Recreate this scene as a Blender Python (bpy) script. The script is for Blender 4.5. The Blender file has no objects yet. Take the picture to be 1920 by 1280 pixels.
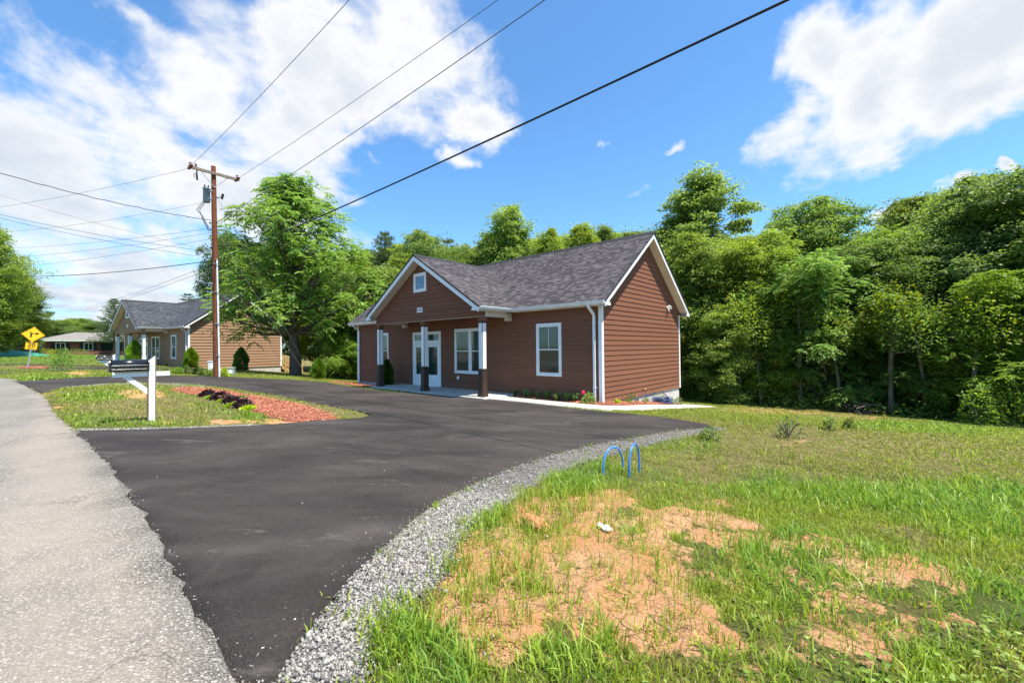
import bpy, bmesh, math, random
import numpy as np
from mathutils import Vector, Matrix
random.seed(5); RNG = np.random.default_rng(11)
SC = bpy.context.scene; COL = SC.collection
R = math.radians

# ---------------------------------------------------------------- camera, sun, sky, exposure
F_PX, PITCH, ROLL, HC = 780.0, 0.014, -0.009, 1.91      # focal length in pixels of a 1920 px wide frame
cam = bpy.data.cameras.new('camera'); camo = bpy.data.objects.new('camera', cam); COL.objects.link(camo)
cam.sensor_width = 36.0; cam.lens = 36.0 * F_PX / 1920.0
cam.clip_start = 0.05; cam.clip_end = 3000
camo.matrix_world = (Matrix.Translation((0, 0, HC)) @ Matrix.Rotation(R(90) + PITCH, 4, 'X') @ Matrix.Rotation(ROLL, 4, 'Z'))
SC.camera = camo
SC.view_settings.view_transform = 'Standard'; SC.view_settings.look = 'None'
SC.view_settings.exposure = 1.05; SC.view_settings.gamma = 1.0
SUN_DIR = Vector((0.32, -0.204, 0.925)).normalized()     # towards the sun
SUN_EL = math.asin(SUN_DIR.z); SUN_AZ = math.atan2(SUN_DIR.x, SUN_DIR.y)
sl = bpy.data.lights.new('sun', 'SUN'); sl.energy = 5.0; sl.angle = R(0.55); sl.color = (1.0, 0.95, 0.86)
so = bpy.data.objects.new('sun', sl); COL.objects.link(so)
so.rotation_euler = SUN_DIR.to_track_quat('Z', 'Y').to_euler(); so.location = (0, 0, 40)

_cp, _sp = math.cos(PITCH), math.sin(PITCH); _cr, _sr = math.cos(ROLL), math.sin(ROLL)
def ray(u, v):
    X = (u - 960) / F_PX; Z = (640 - v) / F_PX
    x = X*_cr - Z*_sr; zu = X*_sr + Z*_cr
    return np.array([x, _cp - zu*_sp, _sp + zu*_cp])
def project(x, y, z):
    zz = z - HC
    yf = y*_cp + zz*_sp; zu = -y*_sp + zz*_cp
    X = x*_cr + zu*_sr; Z = -x*_sr + zu*_cr
    yf = np.where(yf < 0.05, 0.05, yf)
    return 960 + F_PX*X/yf, 640 - F_PX*Z/yf

class NT:
    """small node-tree helper"""
    def __init__(s, nt): s.nt = nt; nt.nodes.clear()
    def n(s, typ, ins=None, **kw):
        nd = s.nt.nodes.new(typ)
        for k, v in kw.items(): setattr(nd, k, v)
        for k, v in (ins or {}).items():
            sock = nd.inputs[k]
            if isinstance(v, bpy.types.NodeSocket): s.nt.links.new(v, sock)
            else: sock.default_value = v
        return nd
    def m(s, op, a, b=None, c=None, clamp=False):
        ins = {0: a}
        if b is not None: ins[1] = b
        if c is not None: ins[2] = c
        return s.n('ShaderNodeMath', ins, operation=op, use_clamp=clamp).outputs[0]
    def vm(s, op, a, b=None, out=0):
        ins = {0: a}
        if b is not None: ins[1] = b
        return s.n('ShaderNodeVectorMath', ins, operation=op).outputs[out]
    def ramp(s, fac, a, b, lo=0., hi=1., smooth=True):
        return s.n('ShaderNodeMapRange', {0: fac, 1: a, 2: b, 3: lo, 4: hi}, interpolation_type='SMOOTHSTEP' if smooth else 'LINEAR').outputs[0]
    def mix(s, f, a, b):
        nd = s.nt.nodes.new('ShaderNodeMix'); nd.data_type = 'RGBA'
        for idx, v in ((0, f), (6, a), (7, b)):
            if isinstance(v, bpy.types.NodeSocket): s.nt.links.new(v, nd.inputs[idx])
            else:
                if idx and len(v) == 3: v = (*v, 1)
                nd.inputs[idx].default_value = v
        return nd.outputs[2]
    def noise(s, vec, scale, detail=4, rough=.5, dist=0., out=0, dims='3D'):
        return s.n('ShaderNodeTexNoise', {'Vector': vec, 'Scale': scale, 'Detail': detail, 'Roughness': rough, 'Distortion': dist}, noise_dimensions=dims).outputs[out]

def build_world():
    w = bpy.data.worlds.new('World'); SC.world = w; w.use_nodes = True
    t = NT(w.node_tree)
    sky = t.n('ShaderNodeTexSky', sky_type='NISHITA')
    sky.sun_disc = False; sky.sun_elevation = SUN_EL; sky.sun_rotation = SUN_AZ
    sky.air_density = 1.0; sky.dust_density = 0.4; sky.ozone_density = 2.2; sky.altitude = 200
    tc = t.n('ShaderNodeTexCoord').outputs['Generated']
    d = t.vm('NORMALIZE', tc)
    # clouds live in direction space; coordinates on a flat layer overhead make streaks flatten to the horizon
    sep = t.n('ShaderNodeSeparateXYZ', {0: d})
    den = t.m('ADD', t.m('MAXIMUM', sep.outputs[2], 0.0), 0.22)
    px = t.m('DIVIDE', sep.outputs[0], den); py = t.m('DIVIDE', sep.outputs[1], den)
    pl = t.n('ShaderNodeCombineXYZ', {0: px, 1: py, 2: 0.0}).outputs[0]
    warp = t.vm('SUBTRACT', t.noise(d, 3.2, 5, .6, out=1), (.5, .5, .5))
    dw = t.vm('ADD', d, t.n('ShaderNodeVectorMath', {0: warp, 'Scale': .20}, operation='SCALE').outputs[0])
    warp2 = t.vm('SUBTRACT', t.noise(d, 17, 4, .6, out=1), (.5, .5, .5))
    dw = t.vm('ADD', dw, t.n('ShaderNodeVectorMath', {0: warp2, 'Scale': .05}, operation='SCALE').outputs[0])
    blobs = [  # centre u,v in the 1920 frame turned into a fixed sky direction, half sizes, tilt
        (240, 25, 140, 45, 25, .8), (240, 190, 260, 90, 18, 1.), (40, 330, 330, 200, 8, 1.15), (430, 330, 300, 150, 8, 1.1), (640, 130, 320, 120, 8, 1.05),
        (790, 90, 230, 140, 30, 1.), (905, 250, 100, 66, 10, .95), (600, 20, 200, 60, -10, .9), (130, 560, 480, 85, 0, 1.0), (390, 150, 210, 90, 22, 1.05), (530, 250, 170, 120, 10, 1.0), (560, 360, 160, 60, 0, .9), (330, 440, 420, 90, 0, .85),
        (660, 385, 80, 30, -10, .75), (695, 305, 36, 26, 0, .6), (870, 315, 60, 34, 0, .8), (660, 250, 130, 60, 0, .7),
        (1480, 225, 130, 70, -22, 1.2), (1550, 110, 150, 110, -35, 1.2), (170, 490, 330, 100, 0, 1.0), (1640, 165, 240, 125, -22, 1.5), (1850, 70, 260, 150, -15, 1.4), (1880, 150, 220, 80, -20, 1.3), (1660, 30, 210, 90, -25, 1.2),
        (1127, 262, 18, 38, 20, .5), (1200, 338, 80, 30, -5, .62), (1255, 258, 38, 18, -25, .42), (1555, 322, 30, 16, 10, .45), (1692, 303, 46, 18, -20, .5),
        (1645, 408, 56, 38, -30, .95), (1905, 315, 30, 18, -20, 1.), (1790, 352, 60, 24, 0, .95)]
    field = None
    for (u, v, ru, rv, ang, wt) in blobs:
        c = ray(u, v); ca, sa = math.cos(R(ang)), math.sin(R(ang))
        k = 1/np.linalg.norm(c)
        a = ray(u + ca*ru, v + sa*ru) ; a = a/np.linalg.norm(a) - c*k
        b = ray(u - sa*rv, v + ca*rv) ; b = b/np.linalg.norm(b) - c*k
        A = a/(a@a); B = b/(b@b); cn = c*k
        off = t.vm('SUBTRACT', dw, tuple(cn))
        x = t.vm('DOT_PRODUCT', off, tuple(A), out=1); y = t.vm('DOT_PRODUCT', off, tuple(B), out=1)
        r2 = t.m('ADD', t.m('MULTIPLY', x, x), t.m('MULTIPLY', y, y))
        f = t.m('SUBTRACT', wt, t.m('POWER', r2, .75))
        field = f if field is None else t.m('SMOOTH_MAX', field, f, .25)
    front = t.ramp(sep.outputs[1], -.1, .1)
    # behind the camera: scattered clouds
    bg = t.ramp(t.noise(pl, 1.1, 5, .55), .64, .80, -.5, .5)
    field = t.m('ADD', t.m('MULTIPLY', field, front), t.m('MULTIPLY', bg, t.m('SUBTRACT', 1, front)))
    n1 = t.noise(pl, 3.0, 9, .62, .3); n2 = t.noise(d, 9, 8, .6, .2)
    nn = t.m('ADD', t.m('MULTIPLY', n1, 2.1), t.m('MULTIPLY', n2, 1.25))
    dens = t.m('ADD', field, t.m('SUBTRACT', nn, 1.99))
    alpha = t.ramp(dens, -.16, .58)
    core = t.ramp(t.m('ADD', dens, t.m('MULTIPLY', t.noise(pl, 2.2, 5, .5), 1.1)), .9, 1.75)
    shade = t.mix(core, (1.00, 1.00, 1.0), (.76, .80, .86))
    lowgrey = t.m('MULTIPLY', t.ramp(sep.outputs[2], .42, .05), t.ramp(t.noise(pl, 1.6, 5, .6), .40, .62))
    shade = t.mix(t.m('MULTIPLY', lowgrey, .85), shade, (.46, .58, .74))
    cl = t.n('ShaderNodeBackground', {0: shade, 1: .50})
    tint = t.n('ShaderNodeMix', data_type='RGBA', blend_type='MULTIPLY')
    tint.inputs[0].default_value = 1.0; w.node_tree.links.new(sky.outputs[0], tint.inputs[6]); tint.inputs[7].default_value = (.65, .98, 1.17, 1)
    sk = t.n('ShaderNodeBackground', {0: tint.outputs[2], 1: .110})
    ms = t.n('ShaderNodeMixShader', {0: t.m('MULTIPLY', alpha, .97), 1: sk.outputs[0], 2: cl.outputs[0]})
    t.n('ShaderNodeOutputWorld', {0: ms.outputs[0]})
build_world()

# ---------------------------------------------------------------- terrain height (house 1 frame: s into the plot, t along the front)
YAW = .843; P0 = (3.009, 13.974)
CS, SN = math.cos(YAW), math.sin(YAW)
def to_st(x, y):
    dx, dy = x - P0[0], y - P0[1]
    return dx*CS + dy*SN, -dx*SN + dy*CS
def from_st(s, t): return P0[0] + s*CS - t*SN, P0[1] + s*SN + t*CS
def softp(x, k): return np.logaddexp(0, x/k)*k
def Hf(x, y):
    x = np.asarray(x, float); y = np.asarray(y, float)
    s, t = to_st(x, y)
    z = .047*(softp(-2.2 - s, .6) - softp(-11.6 - s, .5))
    z = z + .015*(softp(t - 8, 3) - softp(t - 78, 5))
    f = np.clip(t/14, 0, 1); s0 = -3*f*f*(3 - 2*f) + .2
    z = z - .12*(softp(s - s0, .5) - softp(s - s0 - 10.5, 1.5))
    z = z - .04*(softp(s - 18, 3) - softp(s - 45, 6))*0.5
    return z
def H(x, y): return float(Hf(x, y))
def ground_at(u, v):
    d = ray(u, v); k = .5; prev = k
    while k < 400:
        p = d*k
        if HC + p[2] < H(p[0], p[1]):
            lo, hi = prev, k
            for _ in range(30):
                m = .5*(lo + hi); p = d*m
                if HC + p[2] < H(p[0], p[1]): hi = m
                else: lo = m
            p = d*hi; return (float(p[0]), float(p[1]), H(p[0], p[1]))
        prev = k; k *= 1.02
    p = d*150; return (float(p[0]), float(p[1]), H(p[0], p[1]))
def at(u, v, Y):
    d = ray(u, v); k = Y/d[1]; p = d*k
    return (float(p[0]), float(p[1]), float(p[2]) + HC)

# ---------------------------------------------------------------- object helpers
def tag(o, label=None, cat=None, group=None, kind=None):
    if label: o['label'] = label
    if cat: o['category'] = cat
    if group: o['group'] = group
    if kind: o['kind'] = kind
    return o
def empty(name, loc, rz=0, label=None, cat=None, group=None):
    o = bpy.data.objects.new(name, None); COL.objects.link(o); o.empty_display_size = .2
    o.location = loc; o.rotation_euler = (0, 0, rz)
    return tag(o, label, cat, group)
def copy_tree(o, parent=None):
    c = o.copy(); COL.objects.link(c)
    if parent is not None:
        c.parent = parent; c.matrix_parent_inverse = o.matrix_parent_inverse
    for ch in list(o.children): copy_tree(ch, c)
    return c
class MB:
    def __init__(s): s.v = []; s.f = []; s.uv = []; s.smooth = []
    def add(s, vs, fs, smooth=False):
        b = len(s.v); s.v += [tuple(map(float, p)) for p in vs]
        for f in fs: s.f.append(tuple(b + i for i in f)); s.smooth.append(smooth)
    def box(s, a, b):
        (x0, y0, z0), (x1, y1, z1) = a, b
        x0, x1 = min(x0, x1), max(x0, x1); y0, y1 = min(y0, y1), max(y0, y1); z0, z1 = min(z0, z1), max(z0, z1)
        s.add([(x0,y0,z0),(x1,y0,z0),(x1,y1,z0),(x0,y1,z0),(x0,y0,z1),(x1,y0,z1),(x1,y1,z1),(x0,y1,z1)],
              [(0,3,2,1),(4,5,6,7),(0,1,5,4),(1,2,6,5),(2,3,7,6),(3,0,4,7)])
        return s
    def bbox(s, a, b, c=.01):
        """box with chamfered vertical and horizontal edges"""
        bm = bmesh.new(); bmesh.ops.create_cube(bm, size=1)
        sc = [abs(b[i]-a[i]) for i in range(3)]; ce = [(a[i]+b[i])/2 for i in range(3)]
        for v in bm.verts: v.co = Vector([v.co[i]*sc[i] + ce[i] for i in range(3)])
        bmesh.ops.bevel(bm, geom=bm.edges[:], offset=min(c, min(sc)*.4), segments=2, affect='EDGES', profile=.5)
        s.bm(bm); return s
    def bm(s, bm, smooth=False):
        bm.verts.index_update(); s.add([v.co for v in bm.verts], [tuple(v.index for v in f.verts) for f in bm.faces], smooth); bm.free()
    def prism(s, pts, vec):
        """closed polygon pts (3d) swept by vec"""
        n = len(pts); q = [tuple(p[i] + vec[i] for i in range(3)) for p in pts]
        s.add(list(pts) + q, [tuple(range(n))[::-1], tuple(range(n, 2*n))] + [(i, (i+1) % n, n+(i+1) % n, n+i) for i in range(n)])
        return s
    def tube(s, pts, rad, n=8, cap=True, smooth=True):
        pts = [Vector(p) for p in pts]; m = len(pts)
        if not hasattr(rad, '__len__'): rad = [rad]*m
        vs = []; prevx = None
        for i in range(m):
            d = (pts[min(i+1, m-1)] - pts[max(i-1, 0)]).normalized()
            x = (Vector((0,0,1)) if abs(d.z) < .9 else Vector((1,0,0))) if prevx is None else prevx
            x = (x - d*x.dot(d)).normalized(); y = d.cross(x); prevx = x
            for k in range(n):
                a = 2*math.pi*k/n; vs.append(pts[i] + (x*math.cos(a) + y*math.sin(a))*rad[i])
        fs = [(i*n+k, i*n+(k+1) % n, (i+1)*n+(k+1) % n, (i+1)*n+k) for i in range(m-1) for k in range(n)]
        s.add(vs, fs, smooth)
        if cap: s.add([vs[k] for k in range(n)], [tuple(range(n))[::-1]]); s.add([vs[(m-1)*n+k] for k in range(n)], [tuple(range(n))])
        return s
    def lathe(s, prof, c=(0,0,0), n=16, smooth=True):
        vs = []; m = len(prof)
        for (r, z) in prof:
            for k in range(n):
                a = 2*math.pi*k/n; vs.append((c[0]+r*math.cos(a), c[1]+r*math.sin(a), c[2]+z))
        s.add(vs, [(i*n+k, i*n+(k+1) % n, (i+1)*n+(k+1) % n, (i+1)*n+k) for i in range(m-1) for k in range(n)], smooth); return s
    def build(s, name, mat, parent=None, loc=None, rz=None, recalc=True):
        me = bpy.data.meshes.new(name); me.from_pydata(s.v, [], s.f)
        if recalc:
            bm = bmesh.new(); bm.from_mesh(me); bmesh.ops.recalc_face_normals(bm, faces=bm.faces[:]); bm.to_mesh(me); bm.free()
        if any(s.smooth): me.polygons.foreach_set('use_smooth', s.smooth)
        me.materials.append(mat); o = bpy.data.objects.new(name, me); COL.objects.link(o)
        if parent is not None: o.parent = parent
        if loc: o.location = loc
        if rz is not None: o.rotation_euler = (0, 0, rz)
        return o
def np_mesh(name, verts, faces, attrs=None, mat=None, smooth=False, face_sizes=None):
    """verts (N,3); faces (M,k) array or flat loops with face_sizes"""
    me = bpy.data.meshes.new(name); me.vertices.add(len(verts)); me.vertices.foreach_set('co', np.ascontiguousarray(verts, np.float32).ravel())
    if face_sizes is None:
        k = faces.shape[1]; sizes = np.full(len(faces), k, np.int32); loops = faces.ravel()
    else: sizes = face_sizes.astype(np.int32); loops = faces
    me.loops.add(len(loops)); me.loops.foreach_set('vertex_index', loops.astype(np.int32))
    me.polygons.add(len(sizes)); st = np.zeros(len(sizes), np.int32); st[1:] = np.cumsum(sizes)[:-1]
    me.polygons.foreach_set('loop_start', st)
    try: me.polygons.foreach_set('loop_total', sizes)
    except Exception: pass
    me.update(calc_edges=True)
    if smooth: me.polygons.foreach_set('use_smooth', np.ones(len(sizes), bool))
    for nm, (dom, arr) in (attrs or {}).items():
        if arr.ndim == 1:
            a = me.attributes.new(nm, 'FLOAT', dom); a.data.foreach_set('value', arr.astype(np.float32))
        else:
            a = me.attributes.new(nm, 'FLOAT_COLOR', dom)
            c = np.ones((len(arr), 4), np.float32); c[:, :arr.shape[1]] = arr; a.data.foreach_set('color', c.ravel())
    if mat: me.materials.append(mat)
    return me
def link(name, me, parent=None, loc=None):
    o = bpy.data.objects.new(name, me); COL.objects.link(o)
    if parent is not None: o.parent = parent
    if loc: o.location = loc
    return o

# ---------------------------------------------------------------- materials
MATS = {}
def new_mat(name):
    m = bpy.data.materials.new(name); m.use_nodes = True; MATS[name] = m; return m, NT(m.node_tree)
def finish(t, col, rough=.6, bump=None, bstr=.3, bdist=.01, spec=.5, metal=0., extra=None):
    ins = {'Base Color': col if isinstance(col, bpy.types.NodeSocket) else (*col, 1), 'Roughness': rough, 'Metallic': metal, 'Specular IOR Level': spec}
    if bump is not None:
        b = t.n('ShaderNodeBump', {'Strength': bstr, 'Distance': bdist, 'Height': bump}); ins['Normal'] = b.outputs[0]
    if extra: ins.update(extra)
    p = t.n('ShaderNodeBsdfPrincipled', ins); t.n('ShaderNodeOutputMaterial', {0: p.outputs[0]})
def obj_co(t): return t.n('ShaderNodeTexCoord').outputs['Object']
def paint(name, c, rough=.45, var=.06, dirt=.1, scale=3., spec=.4, metal=0.):
    m, t = new_mat(name); co = obj_co(t)
    n = t.noise(co, scale, 6, .6); n2 = t.noise(co, scale*14, 3, .6)
    dk = tuple(x*(1-dirt*2.2) for x in c); lt = tuple(min(1, x*(1+var)) for x in c)
    col = t.mix(t.ramp(n, .3, .75), lt, dk)
    finish(t, col, rough, n2, .12, .003, spec, metal); return m
def siding_mat(name, c):
    m, t = new_mat(name); co = obj_co(t)
    mp = t.n('ShaderNodeMapping', {0: co, 3: (1., 1., 9.)}).outputs[0]
    g = t.noise(mp, 6, 5, .65); big = t.noise(co, .5, 3, .5)
    zc = t.n('ShaderNodeSeparateXYZ', {0: co}).outputs[2]
    brd = t.n('ShaderNodeTexWhiteNoise', {'W': t.m('FLOOR', t.m('DIVIDE', zc, .178))}, noise_dimensions='1D').outputs[0]
    col = t.mix(t.ramp(g, .25, .8), tuple(x*1.10 for x in c), tuple(x*.86 for x in c))
    col = t.mix(t.m('MULTIPLY', brd, .22), col, tuple(x*.78 for x in c))
    col = t.mix(t.ramp(big, .45, .75, 0, .25), col, tuple(x*1.2 for x in c))
    s3 = t.n('ShaderNodeSeparateXYZ', {0: co}); lng = t.m('ADD', s3.outputs[0], s3.outputs[1])
    fx = t.m('FRACT', t.m('ADD', t.m('DIVIDE', lng, 3.66), t.m('MULTIPLY', brd, 5.)))
    col = t.mix(t.ramp(fx, .0, .0022, .8, 0), col, tuple(x*.35 for x in c))
    seg = t.n('ShaderNodeTexWhiteNoise', {0: t.n('ShaderNodeCombineXYZ', {0: t.m('FLOOR', t.m('ADD', t.m('DIVIDE', lng, 3.66), t.m('MULTIPLY', brd, 5.))), 1: brd, 2: 0.}).outputs[0]}, noise_dimensions='2D').outputs[0]
    col = t.mix(t.m('MULTIPLY', seg, .22), col, tuple(x*1.35 for x in c))
    spl = t.m('MULTIPLY', t.ramp(zc, .0, .38, 1, 0), t.ramp(t.noise(co, 7, 6, .7), .35, .7)); col = t.mix(t.m('MULTIPLY', spl, .5), col, (.30, .16, .09))
    finish(t, col, .7, g, .3, .004, .12); return m
def shingle_mat(name, a, b, c):
    m, t = new_mat(name); uv = t.n('ShaderNodeUVMap').outputs[0]
    s = t.n('ShaderNodeSeparateXYZ', {0: uv}); row = t.m('FLOOR', t.m('DIVIDE', s.outputs[1], .14))
    rr = t.n('ShaderNodeTexWhiteNoise', {'W': row}, noise_dimensions='1D').outputs[0]
    ux = t.m('ADD', t.m('DIVIDE', s.outputs[0], .17), t.m('MULTIPLY', rr, 7.3)); ux = t.m('ADD', ux, t.m('MULTIPLY', t.noise(t.n('ShaderNodeCombineXYZ', {0: ux, 1: row, 2: 0.}).outputs[0], .6, 1), 1.6))
    cell = t.m('FLOOR', ux)
    rnd = t.n('ShaderNodeTexWhiteNoise', {0: t.n('ShaderNodeCombineXYZ', {0: cell, 1: row, 2: 0.}).outputs[0]}, noise_dimensions='2D').outputs[0]
    col = t.mix(t.ramp(rnd, .35, .95), a, b); col = t.mix(t.ramp(rnd, .02, .2, 1, 0), col, c)
    fine = t.noise(obj_co(t), 120, 3, .7); col = t.mix(t.ramp(fine, .35, .7, 0, .5), col, tuple(x*1.5 for x in b))
    big = t.noise(obj_co(t), .7, 4, .6); col = t.mix(t.ramp(big, .4, .7, 0, .25), col, c)
    finish(t, col, .9, t.m('ADD', rnd, fine), .7, .008, .2); return m
def leaf_mat(name, a, b, c, trans=.5, rough=.5):
    m, t = new_mat(name)
    tint = t.n('ShaderNodeAttribute', attribute_name='tint').outputs['Fac']
    oi = t.n('ShaderNodeObjectInfo').outputs['Random']
    col = t.mix(t.ramp(tint, 0., .75), a, b); col = t.mix(t.ramp(tint, .72, 1.), col, c)
    hsv = t.n('ShaderNodeHueSaturation', {'Hue': t.ramp(oi, 0, 1, .496, .522, False), 'Saturation': t.ramp(oi, 0, 1, 1.08, .9, False), 'Value': t.ramp(t.m('FRACT', t.m('MULTIPLY', oi, 7.31)), 0, 1, .72, 1.28, False), 'Color': col}).outputs[0]
    p = t.n('ShaderNodeBsdfPrincipled', {'Base Color': hsv, 'Roughness': rough, 'Specular IOR Level': .35})
    tr = t.n('ShaderNodeBsdfTranslucent', {0: t.n('ShaderNodeHueSaturation', {'Hue': .485, 'Saturation': 1.1, 'Value': 1.6, 'Color': hsv}).outputs[0]})
    ms = t.n('ShaderNodeMixShader', {0: trans, 1: p.outputs[0], 2: tr.outputs[0]})
    t.n('ShaderNodeOutputMaterial', {0: ms.outputs[0]}); return m
def bark_mat(name, a, b):
    m, t = new_mat(name); co = obj_co(t)
    mp = t.n('ShaderNodeMapping', {0: co, 3: (1., 1., .18)}).outputs[0]
    v = t.n('ShaderNodeTexVoronoi', {'Vector': mp, 'Scale': 18.}, feature='DISTANCE_TO_EDGE').outputs[0]
    n = t.noise(mp, 12, 6, .7)
    col = t.mix(t.ramp(n, .3, .7), a, b); col = t.mix(t.ramp(v, 0, .12, .7, 0), col, tuple(x*.45 for x in a))
    finish(t, col, .9, t.m('ADD', t.m('MINIMUM', v, .2), t.m('MULTIPLY', n, .3)), .9, .03, .2); return m
def glass_mat(name, blinds=True, c0=(.012, .022, .02), c1=(.075, .11, .095), pitch=.05, tintg=(.02, .05, .04)):
    m, t = new_mat(name); co = obj_co(t); z = t.n('ShaderNodeSeparateXYZ', {0: co}).outputs[2]
    if blinds:
        fr = t.m('FRACT', t.m('DIVIDE', z, pitch)); st = t.ramp(fr, .35, .55)
        col = t.mix(st, c0, c1)
    else:
        n = t.noise(co, 2.5, 3); col = t.mix(n, c0, tintg)
    finish(t, col, .06, t.noise(co, 1.2, 2), .02, .02, .6); return m

WHITE = paint('white_paint', (.80, .79, .77), .4, .03, .04)
CREAM = paint('cream_soffit', (.66, .58, .48), .6, .04, .05)
SID1 = siding_mat('brown_siding', (.188, .081, .048))
SID2 = siding_mat('tan_brown_siding', (.315, .188, .112))
ROOF1 = shingle_mat('weathered_shingle', (.034, .029, .031), (.100, .088, .091), (.015, .013, .014))
ROOF2 = shingle_mat('slate_grey_shingle', (.030, .032, .038), (.075, .077, .086), (.016, .017, .020))
DARKEDGE = paint('dark_drip_edge', (.02, .017, .017), .6)
STAIN = paint('dark_stained_timber', (.050, .026, .016), .55, .3, .2, 9)
LUMBER = paint('treated_lumber', (.52, .33, .13), .6, .1, .12, 9)
CONC = paint('parged_block', (.50, .47, .43), .85, .08, .12, 4)
def concrete_walk():
    m, t = new_mat('concrete_walk'); co = obj_co(t)
    n = t.noise(co, 1.3, 6, .6); f = t.noise(co, 160, 2, .7)
    col = t.mix(t.ramp(n, .3, .75), (.52, .49, .43), (.41, .385, .335)); col = t.mix(t.ramp(f, .3, .7, 0, .25), col, (.40, .38, .34))
    finish(t, col, .85, f, .4, .002, .25); return m
WALK = concrete_walk()
G_BLIND = glass_mat('glass_over_blinds'); G_PLAIN = glass_mat('dark_glass', False)
G_DARKBL = glass_mat('lower_glass_over_blinds', True, (.030, .034, .026), (.044, .048, .038))
G_SKY = glass_mat('gable_glass', False, (.10, .16, .22), tintg=(.16, .24, .32))
BLACKM = paint('black_metal', (.010, .010, .011), .22, .1, .1, spec=.6)
GALV = paint('galvanised_steel', (.45, .46, .46), .4, .05, .1, metal=.7)

def world_pos(t): return t.n('ShaderNodeNewGeometry').outputs['Position']
def asphalt_mat():
    m, t = new_mat('fresh_asphalt'); p = world_pos(t)
    mp = t.n('ShaderNodeMapping', {0: p, 2: (0, 0, R(-20)), 3: (1., 2.2, 1.)}).outputs[0]
    mp2 = t.n('ShaderNodeMapping', {0: p, 2: (0, 0, R(48)), 3: (1.2, 3.4, 1.)}).outputs[0]
    big = t.noise(mp, .35, 5, .6, .4); med = t.noise(p, 1.3, 6, .65); fine = t.noise(p, 140, 3, .75); agg = t.n('ShaderNodeTexVoronoi', {'Vector': p, 'Scale': 95.}).outputs[0]
    col = t.mix(t.ramp(big, .36, .62), (.030, .0255, .0235), (.064, .054, .049))
    col = t.mix(t.ramp(med, .45, .75, 0, .5), col, (.050, .039, .034))
    col = t.mix(t.ramp(fine, .35, .72, 0, .55), col, (.009, .008, .008))
    col = t.mix(t.ramp(agg, .05, .14, .35, 0), col, (.11, .10, .095))
    grit = t.noise(p, 55, 4, .8); col = t.mix(t.ramp(grit, .52, .70, 0, .45), col, (.085, .073, .066)); col = t.mix(t.ramp(grit, .47, .34, 0, .5), col, (.010, .009, .0085))
    sd = t.vm('DOT_PRODUCT', p, (CS, SN, 0), out=1); td = t.vm('DOT_PRODUCT', p, (-SN, CS, 0), out=1)
    wv = t.m('MULTIPLY', t.noise(p, 1.1, 3), .12)
    for q_, a_, h_ in ((5.15, .95, .034), (8.1, .4, .02), (2.9, .35, .02)):
        ln = t.ramp(t.m('ABSOLUTE', t.m('SUBTRACT', t.m('ADD', t.m('ADD', sd, t.m('MULTIPLY', td, -.07)), wv), q_)), .006, h_, a_, 0); col = t.mix(ln, col, (.010, .009, .009))
    trk = t.m('MULTIPLY', t.ramp(t.m('ABSOLUTE', t.m('SUBTRACT', t.m('FRACT', t.m('MULTIPLY', t.m('ADD', td, t.m('MULTIPLY', sd, .35)), .42)), .5)), .10, .24, 1, 0), t.ramp(t.noise(p, .7, 5, .7), .40, .65)); col = t.mix(t.m('MULTIPLY', trk, .22), col, (.11, .094, .085))
    dust = t.m('MULTIPLY', t.ramp(t.noise(mp2, .9, 7, .72), .56, .70), t.ramp(med, .42, .62))
    col = t.mix(t.m('MULTIPLY', dust, .30), col, (.26, .235, .21))
    spk = t.n('ShaderNodeTexVoronoi', {'Vector': p, 'Scale': 2.6}, feature='F1')
    col = t.mix(t.ramp(spk.outputs[0], .018, .024, 1, 0), col, (.55, .52, .47))
    finish(t, col, t.ramp(med, .3, .7, .85, .97), t.m('ADD', t.m('ADD', fine, grit), t.m('MULTIPLY', agg, 1.2)), .8, .006, .18); return m
ASPH = asphalt_mat()
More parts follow.
